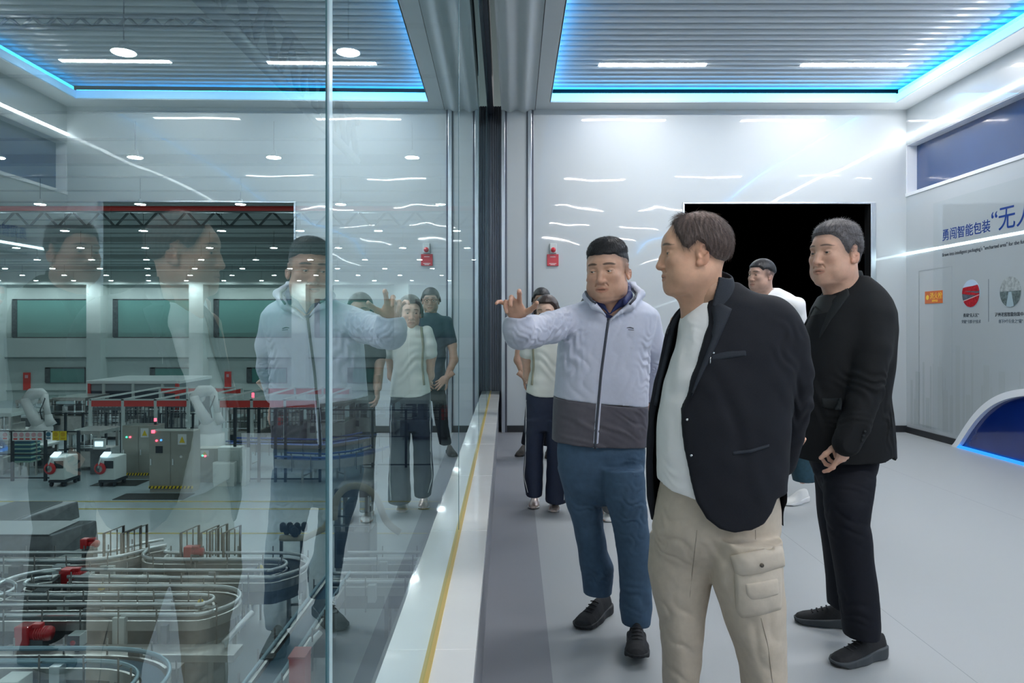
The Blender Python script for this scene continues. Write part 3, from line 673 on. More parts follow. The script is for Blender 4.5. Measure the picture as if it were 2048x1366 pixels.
mach = [(-60, 22, 826, 905, 2, 'dark packaging machine at the left edge of the hall'), (30, 88, 800, 872, 3, 'tall pipework machine behind the left robot arm'),
        (104, 170, 795, 868, 2.4, 'grey filling machine right of the left robot arm'), (172, 240, 815, 880, 2, 'machine under the left end of the red guard frame'),
        (252, 330, 808, 862, 1.3, 'machine seen through the red guard frame behind the cabinets'), (335, 378, 810, 861, 1.8, 'small machine left of the right robot arm'),
        (455, 515, 820, 905, 2, 'steel machine right of the right robot arm'), (520, 600, 812, 890, 2.5, 'steel machine with rods under the right guard frame'),
        (613, 690, 806, 885, 2.5, 'steel machine seen behind the thick glass joint'), (700, 790, 800, 870, 3, 'dark machine behind the woman\'s reflection'),
        (800, 900, 800, 880, 3, 'machine farthest right, behind the reflections'), (135, 200, 862, 942, 1.5, 'low machine between the two wheeled controllers'),
        (-50, 6, 880, 950, 1.2, 'low grey machine at the left edge behind the fence'), (68, 88, 890, 945, 1.0, 'narrow grey hopper behind the tray rack')]
for i, a in enumerate(mach): machine(*a, seed=20+i, m=(steeld_m if i % 3 == 1 else steel_m))
# ---------------------------------------------------------------- conveyors
def smooth_path(p, step=.12, closed=False):
    P = [Vector(q) for q in p]; out = []
    for i in range(len(P)-1):
        n = max(1, int((P[i+1]-P[i]).length/step))
        out += [P[i].lerp(P[i+1], k/n) for k in range(n)]
    out.append(P[-1])
    for _ in range(6):
        out = [out[0]]+[(out[i-1]+out[i]*2+out[i+1])/4 for i in range(1, len(out)-1)]+[out[-1]]
    return out
def arc(cx, cy, r, a0, a1, n=14): return [(cx+r*math.cos(a), cy+r*math.sin(a)) for a in np.linspace(math.radians(a0), math.radians(a1), n)]
gate_m = mat('bracket_steel', (.14, .15, .145), .45, metal=.5)
RC = random.Random(11)
def conveyor(path, z, w, lab, belt, rail=steelb_m, skirt=.14, leg_every=1.3, rail_h=.12, name='conveyor', deep=0., group='bottle conveyors in the hall'):
    P = smooth_path([(x, y) for x, y in path], .12); n = len(P); t = empty(name, (P[0].x, P[0].y, FZ), lab, 'conveyor', group)
    T = [(P[min(i+1, n-1)]-P[max(i-1, 0)]).normalized() for i in range(n)]; Nn = [Vector((-d.y, d.x)) for d in T]
    def off(o_, zz): return [Vector((p.x+q.x*o_, p.y+q.y*o_, zz)) for p, q in zip(P, Nn)]
    def ribbon(mb, a, b, zt, zb):
        A, B = off(a, zt), off(b, zt); A2, B2 = off(a, zb), off(b, zb); vs = A+B+A2+B2; f = []
        for i in range(n-1):
            j = i+1; f += [(i, n+i, n+j, j), (2*n+i, 2*n+j, 3*n+j, 3*n+i), (i, j, 2*n+j, 2*n+i), (n+i, 3*n+i, 3*n+j, n+j)]
        f += [(0, 2*n, 3*n, n), (n-1, 2*n-1, 4*n-1, 3*n-1)]
        mb._add(vs, f); return mb
    ribbon(MB(), -w/2+.06, w/2-.06, z, z-.05).build('belt', belt, t)
    for s_ in (-1, 1):
        ribbon(MB(), s_*w/2-.02, s_*w/2+.02, z+.02, z-skirt).build('side_plate', steel_m, t)
        m = MB(); m.tube(off(s_*w/2, z+rail_h), .028, 7, flat=(1, 1.3)); m.build('guide_rail', rail, t)
    if belt is not hblue_m: ribbon(MB(), -w*.3, w*.3, z-.10, z-.42).build('drive_housing', steeld_m, t)
    if deep: ribbon(MB(), -w/2-.03, -w/2, z-skirt, z-skirt-deep).build('skirt_panel', steel_m, t)
    L = 0.; acc = .3; bk = MB()
    for i in range(1, n):
        L += (P[i]-P[i-1]).length; acc += (P[i]-P[i-1]).length
        if acc > leg_every:
            acc = 0; lg = MB()
            for s_ in (-1, 1):
                q = P[i]+Nn[i]*s_*(w/2-.05); lg.box(q.x-.035, q.x+.035, q.y-.035, q.y+.035, FZ, z-.05)
            a, b = P[i]+Nn[i]*(w/2-.05), P[i]-Nn[i]*(w/2-.05)
            lg.tube([(a.x, a.y, FZ+.25), (b.x, b.y, FZ+.25)], .025, 6); lg.build('leg', steel_m, t)
    acc = 0
    for i in range(1, n):
        acc += (P[i]-P[i-1]).length
        if acc > .75 and deep is not None and belt is not hblue_m:
            acc = 0; s_ = RC.choice((-1, 1)); q = P[i]+Nn[i]*s_*(w/2+RC.uniform(.02, .10)); a, b_, h_ = RC.uniform(.05, .16), RC.uniform(.04, .10), RC.uniform(.10, .30)
            MB().box(q.x-a, q.x+a, q.y-b_, q.y+b_, z-h_-.12, z-.02+RC.choice((0, .06, .12))).build('drive_unit', RC.choice([steeld_m, steeld_m, gate_m, steelb_m, pale_m]), t, bevel=.008)
    acc = 0
    for i in range(1, n):
        acc += (P[i]-P[i-1]).length
        if acc > .62:
            acc = 0
            for s_ in (-1, 1):
                q = P[i]+Nn[i]*s_*(w/2+.03); b_ = MB(); e_ = q+Nn[i]*s_*.05; b_.tube([(e_.x, e_.y, z-.42), (e_.x, e_.y, z+rail_h+.12)], .014, 5); b_.tube([(e_.x, e_.y, z+rail_h), (q.x-Nn[i].x*s_*.03, q.y-Nn[i].y*s_*.03, z+rail_h)], .011, 5); b_.build('rail_bracket', gate_m, t)
    return t
zc = FZ+.95                                   # belt height
def Q(u, v, z=None): Z = F*(CH-(z if z is not None else zc+.12))/(v-653); return (XU(u, Z), Z)
chain_m = mat('chain_belt', (.06, .075, .08), .5, metal=.3, noise=.4, nscale=18)
p = [Q(-90, 1112), Q(30, 1113), Q(150, 1113), Q(215, 1111), Q(258, 1102), Q(292, 1090), Q(330, 1085)]
conveyor(p, zc, .50, 'steel bottle conveyor that bends away behind the others, left of the loops', chain_m)
a, b = Q(300, 1112), Q(560, 1112); c2, d2 = Q(560, 1148), Q(118, 1146); e, f2 = Q(118, 1181), Q(420, 1181); g, h2 = Q(420, 1219), Q(-120, 1221)
ym = (a[1]+c2[1])/2; r = (a[1]-c2[1])/2
path = [Q(318, 1098), Q(292, 1108)]+[a, b]+arc(b[0], ym, r, 80, -80)+[c2]
conveyor(path+[((c2[0]+d2[0])/2, c2[1]), (d2[0]+.3, d2[1])], zc, .42, 'upper steel conveyor loop, its round end turned to the right', chain_m, group='serpentine conveyor loops')
ym = (d2[1]+e[1])/2; r = (d2[1]-e[1])/2
ym2 = (f2[1]+g[1])/2; r2 = (f2[1]-g[1])/2
conveyor([(d2[0]-.05, d2[1])]+arc(d2[0]-.1, ym, r, 100, 260)+[e, f2]+arc(f2[0]+.05, ym2, r2, 80, -80)+[g, ((g[0]+h2[0])/2, g[1]), h2], zc, .44,
         'lower steel conveyor loop with a deep curved steel skirt, nearer the glass', chain_m, deep=.5, group='serpentine conveyor loops')
conveyor([Q(-90, 1165), Q(-20, 1165), Q(8, 1170), Q(10, 1182), Q(-20, 1192), Q(-90, 1195)], zc, .4, 'rounded end of a steel conveyor at the left edge', chain_m)
conveyor([Q(-100, 1310), Q(120, 1309), Q(245, 1310), Q(300, 1322), Q(318, 1345), Q(290, 1375), Q(240, 1420)], zc, .40, 'steel blue belt conveyor curving at the bottom left', hblue2_m, rail=mat('rail_blue', (.30, .48, .56), .35, metal=.5))
conveyor([(-3.42, 14.0), (-3.42, 11), (-3.42, 7.5)], zc, .42, 'narrow steel blue conveyor running towards the viewer near the glass', hblue2_m, rail=MATS['rail_blue'], skirt=.22)
conveyor([Q(690, 1112), Q(900, 1112)], zc, .45, 'straight steel conveyor behind the thick glass joint', chain_m)
conveyor([Q(660, 1155), Q(880, 1155)], zc, .45, 'second straight steel conveyor behind the thick glass joint, nearer', chain_m)
def Q3(u, v): return Q(u, v, FZ+1.05)
conveyor([Q3(462, 885), Q3(540, 886), Q3(640, 889), Q3(700, 880), Q3(740, 872)], FZ+1.05, .9, 'blue belt conveyor curving past the cabinets in the middle of the hall', hblue_m, rail=hblue_m, skirt=.3)
conveyor([Q3(560, 905), Q3(650, 908), Q3(720, 900), Q3(760, 888)], FZ+.85, .8, 'second blue belt conveyor in front of the first', hblue_m, rail=hblue_m, skirt=.3)
# low cable channel in front of the loops
t = tag(MB().box(XU(-60, 10.9), XU(470, 11.4), 11.35, 11.75, FZ+.55, FZ+.67).build('cable_channel', steel_m, bevel=.01), 'long grey cable channel running in front of the conveyor loops', 'channel')
lg = MB()
for u in (20, 120, 220, 320, 420): x = XU(u, 11.5); MB().box(x-.03, x+.03, 11.5, 11.56, FZ, FZ+.55).build('leg', steel_m, t)
# steel hoods
def hood(u0, u1, vt, vf, zt, dep, drop, lab):
    Z = F*(CH-zt)/(vf-653); x0, x1 = XU(u0, Z), XU(u1, Z); t = empty('machine_hood', (x0, Z, FZ), lab, 'hood', 'steel machine hoods')
    MB().hexa([(x0, Z-.15, zt-drop), (x1, Z-.15, zt-drop), (x1+.25, Z+dep, zt-drop), (x0, Z+dep, zt-drop)], [(x0, Z, zt), (x1-.12, Z, zt), (x1+.2, Z+dep, zt), (x0, Z+dep, zt)]).build('cover', steeld_m, t, bevel=.03)
    MB().box(x0, x1-.15, Z-.02, Z+dep-.1, zt-.001, zt+.02).build('top_plate', mat('hood_top', (.22, .26, .27), .55), t, bevel=.01)
    MB().box(x0+.1, x1-.1, Z+.1, Z+dep-.1, FZ, zt-drop).build('stand', steel_m, t)
hood(-90, 112, 1048, 1070, FZ+1.28, 1.2, .5, 'dark steel machine hood at the left, in front')
hood(-80, 40, 1025, 1042, FZ+1.14, 2.0, .45, 'dark steel machine hood at the left, behind the first')
# red motors
def motor(u, v, s, lab, d=1, dz=0.):
    x, y = Q(u, v, zc+.05+dz); z = zc+dz; t = empty('red_motor', (x, y, z-.3), lab, 'motor', 'red conveyor motors')
    m = MB(); m.tube([(x, y, z-.05), (x+d*.36*s, y, z-.05)], .13*s, 14); m.build('motor_body', motor_m, t)
    for k in range(6): m = MB(); m.tube([(x+d*(.08+.045*k)*s, y, z-.05), (x+d*(.095+.045*k)*s, y, z-.05)], .145*s, 14); m.build('cooling_fin', motor_m, t)
    MB().box(x-d*.28*s if d > 0 else x, x if d > 0 else x+.28*s, y-.15*s, y+.15*s, z-.22*s-.03, z+.12*s).build('gearbox', motor_m, t, bevel=.02)
    MB().box(x+.08*s*d-.05, x+.08*s*d+.09, y-.06, y+.06, z+.06*s, z+.14*s).build('terminal_box', motor_m, t, bevel=.01)
    MB().box(x-.2*s, x+.25*s, y-.08, y+.08, FZ, z-.15*s).build('bracket', steeld_m, t)
motor(66, 1254, .82, 'red motor lying under the front conveyor run, lower left')
motor(146, 1141, .78, 'red motor inside the left turn of the loops'); motor(178, 1078, .55, 'small red motor standing beside the dark hood', dz=.3); motor(386, 1094, .6, 'red motor at the foot of the thin steel gate frames', dz=.25)
def gate(u, v, lab, n=2):
    x, y = Q(u, v); t = empty('gate_frame', (x, y, FZ), lab, 'frame', 'thin steel gate frames over the conveyors'); gm = mat('gate_steel', (.20, .19, .17), .45, metal=.5)
    m = MB(); m.tube([(x, y, FZ), (x, y, zc+.55), (x+.22, y+.35, zc+.62), (x+.22, y+.35, FZ)], .028, 6); m.build('hoop', gm, t)
    for k in range(n): m = MB(); q = (k+1)/(n+1); m.tube([(x+.22*q, y+.35*q, zc), (x+.22*q, y+.35*q, zc+.57)], .014, 5); m.build('rod', gm, t)
for i, (u, v) in enumerate(((208, 1108), (243, 1108), (256, 1105), (362, 1107), (402, 1107), (420, 1104), (447, 1107))):
    gate(u, v, 'thin steel gate frame over the rear conveyors, %s from the left' % ['first', 'second', 'third', 'fourth', 'fifth', 'sixth', 'seventh'][i])
def cbox(u, v, lab, s=1., m=None):
    x, y = Q(u, v); z = zc; t = empty('control_box', (x, y, FZ), lab, 'control box', 'small control boxes with red buttons')
    MB().box(x-.1*s, x+.1*s, y, y+.22*s, z-.2*s, z+.02*s).build('body', pale_m, t, bevel=.01)
    MB().box(x-.1*s, x+.1*s, y-.01, y, z-.19*s, z+.01*s).build('front_plate', hblack_m, t)
    q = MB(); q.lathe([(.04*s, 0), (.045*s, .02), (.02*s, .04)], n=12, M=Matrix.Translation((x, y-.01, z-.1*s)) @ Matrix.Rotation(PI/2, 4, 'X')); q.build('red_button', motor_m, t)
    MB().box(x-.03, x+.03, y+.08, y+.14, FZ, z-.2*s).build('post', steeld_m, t)
cbox(147, 1258, 'control box with a red button below the front conveyor run', .95); cbox(88, 1148, 'control box with a red button beside the left motor', 1.1); cbox(12, 1352, 'control box with a red button at the bottom left corner', 1.5)
for u, v, lab in ((203, 1170, 'yellow sensor cap on the loops, left'), (401, 1201, 'yellow sensor cap inside the right turn of the loops'), (521, 1132, 'small yellow sensor cap inside the upper loop')):
    x, y = Q(u, v); m = MB(); m.lathe([(.055, 0), (.06, .04), (.04, .09), (.001, .1)], loc=(x, y, zc+.04), n=12); o = tag(m.build('sensor_cap', sgy_m), lab, 'sensor', 'yellow sensor caps')
    MB().tube([(x, y, FZ), (x, y, zc+.04)], .025, 6).build('stem', steel_m, o)
# beige hose, valve block, red box, stand
x, y = Q(560, 1088); t = empty('valve_block', (x, y, FZ), 'cluster of dark valves on a beige pipe at the right end of the loops', 'valves')
MB().tube([(x, y, zc+.25), (x+.55, y, zc+.25), (x+.9, y+.2, zc+.4), (x+1.1, y+.4, zc+.7)], .07, 10).build('pipe', beige_m, t)
R = random.Random(5)
for k in range(9): a = x+.05+R.random()*.5; m = MB(); m.lathe([(.05, 0), (.07, .05), (.07, .16), (.03, .2)], loc=(a, y+R.uniform(-.1, .1), zc+.3+R.random()*.1), n=10); m.build('valve', hblack_m, t)
MB().box(x, x+.06, y-.03, y+.03, FZ, zc+.22).build('leg', steeld_m, t)
MB().box(x+.45, x+.51, y-.03, y+.03, FZ, zc+.22).build('leg', steeld_m, t)
m = MB(); Zh = 15.0; pts = [(668, 1040), (668, 1000), (680, 974), (705, 968), (735, 972), (755, 990), (762, 1020), (772, 1050), (800, 1065)]
pp = smooth_path([tuple(U(u, v, Zh+.3*i/8)) for i, (u, v) in enumerate(pts)], .1)
m.tube(pp, .075, 10); tag(m.build('flexible_hose', beige_m), 'thick beige hose arching behind the glass joint', 'hose')
t = machine(668, 740, 978, 1150, .9, 'steel labelling machine with dark frame under the beige hose', 77, m=steeld_m)
x, Z = XU(577, 9.4), 9.4
t = empty('extinguisher_box', (x, Z, FZ), 'red box at the bottom, right of the narrow blue conveyor', 'box')
MB().box(x, x+.21, Z, Z+.3, FZ, ZV(1318, Z)).build('body', hred_m, t, bevel=.015); MB().box(x-.01, x+.22, Z-.01, Z+.31, ZV(1318, Z), ZV(1314, Z)).build('lid', mat('pale_red', (.62, .15, .14), .4), t, bevel=.005)
for (u, v, lab) in ((640, 1262, 'slanting steel rail close to the glass joint'), (505, 1222, 'slanting steel handrail right of the lower loop')):
    x, y = Q(u, v); m = MB(); m.tube([(x, y, zc+.1), (x-.28, y-.5, zc-.2)], .05, 10); m.tube([(x-.26, y-.46, zc-.2), (x-.26, y-.46, FZ)], .025, 6); tag(m.build('handrail', steelb_m), lab, 'rail', 'slanting steel rails')
# ================================================================ solid modelling with distance fields
def smin(a, b, k):
    if k <= 0: return np.minimum(a, b)
    h = np.clip(.5+.5*(b-a)/k, 0, 1); return b+(a-b)*h-k*h*(1-h)
def smax(a, b, k): return -smin(-a, -b, k)
def A3(p): return np.array(tuple(p), dtype=np.float32)
class Fld:
    def __init__(s, lo, hi, h):
        s.lo = A3(lo); s.h = h; s.n = np.ceil((A3(hi)-s.lo)/h).astype(int)+1
        s.ax = [s.lo[i]+h*np.arange(s.n[i], dtype=np.float32) for i in range(3)]
        s.f = np.full(tuple(s.n), .2, dtype=np.float32)
    def win(s, lo, hi):
        sl = []
        for i in range(3):
            a = int(np.clip(np.floor((lo[i]-s.lo[i])/s.h), 0, s.n[i])); b = int(np.clip(np.ceil((hi[i]-s.lo[i])/s.h)+1, 0, s.n[i])); sl.append(slice(a, b))
        X = s.ax[0][sl[0]][:, None, None]; Y = s.ax[1][sl[1]][None, :, None]; Z = s.ax[2][sl[2]][None, None, :]
        return tuple(sl), X, Y, Z
    def put(s, sl, d, k, op):
        if d.size == 0: return
        f = s.f[sl]
        if op == 'u': s.f[sl] = smin(f, d, k)
        elif op == 's': s.f[sl] = smax(f, -d, k)
        elif op == 'i': s.f[sl] = smax(f, d, k)
    def cap(s, a, b, ra, rb=None, k=.01, op='u', sc=(1, 1, 1)):
        a, b = A3(a), A3(b); rb = ra if rb is None else rb; m = max(ra, rb)*1.6+k*1.5+.03
        sl, X, Y, Z = s.win(np.minimum(a, b)-m, np.maximum(a, b)+m)
        q = A3(sc); d_ = (b-a)/q; L2 = float((d_*d_).sum())+1e-12
        x, y, z = (X-a[0])/q[0], (Y-a[1])/q[1], (Z-a[2])/q[2]
        t = np.clip((x*d_[0]+y*d_[1]+z*d_[2])/L2, 0, 1)
        d = np.sqrt((x-t*d_[0])**2+(y-t*d_[1])**2+(z-t*d_[2])**2)-(ra+(rb-ra)*t)
        s.put(sl, d, k, op); return s
    def chain(s, pts, rs, k=.01, op='u', sc=(1, 1, 1)):
        for i in range(len(pts)-1): s.cap(pts[i], pts[i+1], rs[i], rs[i+1], k, op, sc)
        return s
    def ell(s, c, r, k=.01, R=None, op='u'):
        c = A3(c); r = np.broadcast_to(np.array(r, dtype=np.float32), (3,)); m = float(max(r))*1.15+k*1.5+.03
        sl, X, Y, Z = s.win(c-m, c+m); x, y, z = X-c[0], Y-c[1], Z-c[2]
        if R is not None:
            R = np.array(R, dtype=np.float32)   # columns are the local axes
            x, y, z = x*R[0, 0]+y*R[1, 0]+z*R[2, 0], x*R[0, 1]+y*R[1, 1]+z*R[2, 1], x*R[0, 2]+y*R[1, 2]+z*R[2, 2]
        k0 = np.sqrt((x/r[0])**2+(y/r[1])**2+(z/r[2])**2)+1e-9; k1 = np.sqrt((x/r[0]**2)**2+(y/r[1]**2)**2+(z/r[2]**2)**2)+1e-9
        s.put(sl, k0*(k0-1)/k1, k, op); return s
    def loft(s, keys, k=.01, op='u', e=2.3, sm=.02, axis=2, capr=.012):
        """keys (z, cx, cy, rx, ry[, yaw]) along z"""
        K = np.array([tuple(q)+(0.,)*(6-len(q)) for q in keys], dtype=np.float32); K = K[np.argsort(K[:, 0])]
        m = .04; lo = (float((K[:, 1]-K[:, 3:5].max(1)).min())-m, float((K[:, 2]-K[:, 3:5].max(1)).min())-m, K[0, 0]-m)
        hi = (float((K[:, 1]+K[:, 3:5].max(1)).max())+m, float((K[:, 2]+K[:, 3:5].max(1)).max())+m, K[-1, 0]+m)
        sl, X, Y, Z = s.win(lo, hi); z = s.ax[2][sl[2]]
        if len(z) == 0: return s
        w = max(1, int(sm/s.h)); ker = np.hanning(2*w+3); ker /= ker.sum()
        def I(c):
            v = np.interp(z, K[:, 0], K[:, c]); return np.convolve(np.pad(v, w+1, mode='edge'), ker, 'valid').astype(np.float32)[None, None, :]
        cx, cy, rx, ry, yw = I(1), I(2), I(3), I(4), I(5)
        x, y = X-cx, Y-cy
        if np.abs(K[:, 5]).max() > 0:
            c, s_ = np.cos(yw), np.sin(yw); x, y = x*c+y*s_, -x*s_+y*c
        n0 = (np.abs(x/rx)**e+np.abs(y/ry)**e)**(1/e)+1e-9; k1 = np.sqrt((x/rx**2)**2+(y/ry**2)**2)+1e-9
        d = n0*(n0-1)/np.maximum(k1, .2/np.minimum(rx, ry)); d = np.clip(d, -.3, .3)
        d = smax(d, np.maximum(Z-K[-1, 0], K[0, 0]-Z)+0*d, capr)
        s.put(sl, d, k, op); return s
    def poly(s, pts, yr=None, k=.004, op='s', round_=0.):
        """vertical-plane polygon [(x, z)] extruded along y, applied within yr"""
        P = np.array(pts, dtype=np.float32); X = s.ax[0][:, None]; Z = s.ax[2][None, :]
        d = np.full((s.n[0], s.n[2]), 1e9, dtype=np.float32); ins = np.zeros_like(d, dtype=bool); n = len(P)
        for i in range(n):
            a, b = P[i], P[(i+1) % n]; e = b-a; t = np.clip(((X-a[0])*e[0]+(Z-a[1])*e[1])/((e*e).sum()+1e-12), 0, 1)
            d = np.minimum(d, (X-a[0]-t*e[0])**2+(Z-a[1]-t*e[1])**2)
            if a[1] != b[1]: ins ^= ((Z > min(a[1], b[1])) & (Z <= max(a[1], b[1])) & (X < a[0]+(Z-a[1])*e[0]/e[1]))
        d = np.sqrt(d)*np.where(ins, -1, 1)-round_; D = np.broadcast_to(d[:, None, :], tuple(s.n)).astype(np.float32)
        if yr is not None:
            Y = s.ax[1][None, :, None]; D = np.maximum(D, np.maximum(yr[0]-Y, Y-yr[1]))
        s.put((slice(None),)*3, D, k, op); return s
    def half(s, p, n, k=.003):
        """keep the side the normal points away from"""
        n = A3(n); n /= np.linalg.norm(n); p = A3(p)
        d = (s.ax[0][:, None, None]-p[0])*n[0]+(s.ax[1][None, :, None]-p[1])*n[1]+(s.ax[2][None, None, :]-p[2])*n[2]
        s.f = smax(s.f, d.astype(np.float32), k); return s
    def folds(s, c, R, d, wl, amp, seed=0, warp=1.6, sharp=1.):
        """cloth folds: waves along direction d, wavelength wl, fading over R around c"""
        c = A3(c); R = np.broadcast_to(np.array(R, dtype=np.float32), (3,)); sl, X, Y, Z = s.win(c-R*1.9, c+R*1.9)
        if s.f[sl].size == 0: return s
        rs = np.random.RandomState(seed); d = A3(d); d /= np.linalg.norm(d)
        g = np.exp(-(((X-c[0])/R[0])**2+((Y-c[1])/R[1])**2+((Z-c[2])/R[2])**2)*1.3)
        w = 0
        for i in range(3):
            v = rs.normal(size=3)*(2*PI/(wl*3.2)); w = w+np.sin(X*v[0]+Y*v[1]+Z*v[2]+rs.rand()*6)
        ph = (X*d[0]+Y*d[1]+Z*d[2])*2*PI/wl+w*warp
        q = np.sin(ph)
        if sharp > 1: q = .75*(1-2*np.abs(np.sin(ph/2))**(1/1.35))
        s.f[sl] += (amp*g*q).astype(np.float32); return s
    def lumps(s, wl, amp, seed=0):
        rs = np.random.RandomState(seed); X, Y, Z = s.ax[0][:, None, None], s.ax[1][None, :, None], s.ax[2][None, None, :]; a = 0
        for i in range(5):
            v = rs.normal(size=3); v *= 2*PI/(wl*rs.uniform(.7, 1.4)*np.linalg.norm(v)); a = a+np.sin(X*v[0]+Y*v[1]+Z*v[2]+rs.rand()*6)
        s.f += (amp*a/2.2).astype(np.float32); return s
    def front(s):
        """height map: first surface met from the viewer's side (along +y)"""
        neg = s.f < 0; j = np.argmax(neg, axis=1); has = neg.any(axis=1); j1 = np.clip(j, 1, s.n[1]-1)
        ii, kk = np.meshgrid(np.arange(s.n[0]), np.arange(s.n[2]), indexing='ij')
        a, b = s.f[ii, j1-1, kk], s.f[ii, j1, kk]; t = a/(a-b+1e-9)
        y = s.ax[1][0]+s.h*(j1-1+np.clip(t, 0, 1)); y = np.where(has, y, np.nan)
        for _ in range(60):
            bad = np.isnan(y)
            if not bad.any(): break
            p = np.pad(y, 1, mode='edge'); st = np.stack([p[:-2, 1:-1], p[2:, 1:-1], p[1:-1, :-2], p[1:-1, 2:]])
            c_ = (~np.isnan(st)).sum(0); m = np.where(c_ > 0, np.nansum(st, axis=0)/np.maximum(c_, 1), np.nan); y = np.where(bad, m, y)
        s.hm = np.nan_to_num(y, nan=float(np.nanmean(y))); return s
    def yat(s, x, z):
        i = np.clip((x-s.lo[0])/s.h, 0, s.n[0]-1.001); k = np.clip((z-s.lo[2])/s.h, 0, s.n[2]-1.001)
        i0, k0 = int(i), int(k); a, b = i-i0, k-k0; h = s.hm
        return float(h[i0, k0]*(1-a)*(1-b)+h[i0+1, k0]*a*(1-b)+h[i0, k0+1]*(1-a)*b+h[i0+1, k0+1]*a*b)
    def mesh(s, M=None):
        f = s.f; f[0] = f[-1] = .1; f[:, 0] = f[:, -1] = .1; f[:, :, 0] = f[:, :, -1] = .1
        neg = f < 0; n = s.n
        c = neg[:-1, :-1, :-1].astype(np.int8)
        for dx, dy, dz in ((1, 0, 0), (0, 1, 0), (0, 0, 1), (1, 1, 0), (1, 0, 1), (0, 1, 1), (1, 1, 1)):
            c = c+neg[dx:n[0]-1+dx, dy:n[1]-1+dy, dz:n[2]-1+dz]
        act = np.argwhere((c > 0) & (c < 8))
        idx = np.full(tuple(n-1), -1, dtype=np.int32); idx[tuple(act.T)] = np.arange(len(act))
        P = np.zeros((len(act), 3)); cnt = np.zeros(len(act))
        I, J, K = act.T
        cor = [(0, 0, 0), (1, 0, 0), (0, 1, 0), (1, 1, 0), (0, 0, 1), (1, 0, 1), (0, 1, 1), (1, 1, 1)]
        val = [f[I+a, J+b, K+c_] for a, b, c_ in cor]
        for a, b in ((0, 1), (2, 3), (4, 5), (6, 7), (0, 2), (1, 3), (4, 6), (5, 7), (0, 4), (1, 5), (2, 6), (3, 7)):
            va, vb = val[a], val[b]; cr = (va < 0) != (vb < 0); t = va/np.where(cr, va-vb, 1)
            pa, pb = np.array(cor[a]), np.array(cor[b]); P += np.where(cr[:, None], pa+(pb-pa)*t[:, None], 0); cnt += cr
        P = (act+P/cnt[:, None])*s.h+s.lo
        Q = []
        for ax in range(3):
            o1, o2 = [(1, 2), (2, 0), (0, 1)][ax]
            s0 = [slice(1, -1)]*3; s1 = [slice(1, -1)]*3; s0[ax] = slice(0, -1); s1[ax] = slice(1, None)
            A, B = neg[tuple(s0)], neg[tuple(s1)]; e = np.argwhere(A != B)
            if len(e) == 0: continue
            off = np.ones(3, int); off[ax] = 0; g = e+off; sg = A[tuple(e.T)]
            d1 = np.zeros(3, int); d1[o1] = 1; d2 = np.zeros(3, int); d2[o2] = 1
            q = np.stack([idx[tuple((g-d1-d2).T)], idx[tuple((g-d2).T)], idx[tuple(g.T)], idx[tuple((g-d1).T)]], 1)
            q[~sg] = q[~sg][:, ::-1]; Q.append(q)
        Q = np.concatenate(Q)
        if M is not None:
            m = np.array(M); loc = P.copy(); P = P @ m[:3, :3].T+m[:3, 3]
            if np.linalg.det(m[:3, :3]) < 0: Q = Q[:, ::-1]
        else: loc = P
        return P, Q, loc
def pymesh(name, P, Q, m, parent=None, col=None, smooth=True):
    me = bpy.data.meshes.new(name); P = np.asarray(P, dtype=np.float32)
    me.vertices.add(len(P)); me.vertices.foreach_set('co', P.ravel())
    Q = np.asarray(Q, dtype=np.int32); k = Q.shape[1]
    me.loops.add(Q.size); me.loops.foreach_set('vertex_index', Q.ravel()); me.polygons.add(len(Q))
    me.polygons.foreach_set('loop_start', np.arange(0, Q.size, k, dtype=np.int32)); me.polygons.foreach_set('loop_total', np.full(len(Q), k, dtype=np.int32))
    me.polygons.foreach_set('use_smooth', np.full(len(Q), smooth)); me.update(calc_edges=True); me.validate()
    me.materials.append(m)
    if col is not None:
        a = me.color_attributes.new('Col', 'FLOAT_COLOR', 'POINT'); c4 = np.ones((len(P), 4), dtype=np.float32); c4[:, :3] = col; a.data.foreach_set('color', c4.ravel())
    o = bpy.data.objects.new(name, me); C.objects.link(o)
    if parent is not None: o.parent = parent; o.matrix_parent_inverse = parent.matrix_world.inverted()
    return o
def join_parts(parts):
    P, Q, Cc = [], [], []; n = 0
    for p, q, c in parts: P.append(p); Q.append(q+n); Cc.append(np.broadcast_to(c, (len(p), 3))); n += len(p)
    return np.concatenate(P), np.concatenate(Q), np.concatenate(Cc)
def resample(pts, n):
    p = np.array(pts, dtype=float); d = np.r_[0, np.cumsum(np.linalg.norm(np.diff(p, axis=0), axis=1))]; t = np.linspace(0, d[-1], n)
    r = np.stack([np.interp(t, d, p[:, i]) for i in range(p.shape[1])], 1)
    for _ in range(2): r[1:-1] = (r[:-2]+2*r[1:-1]+r[2:])/4
    return r
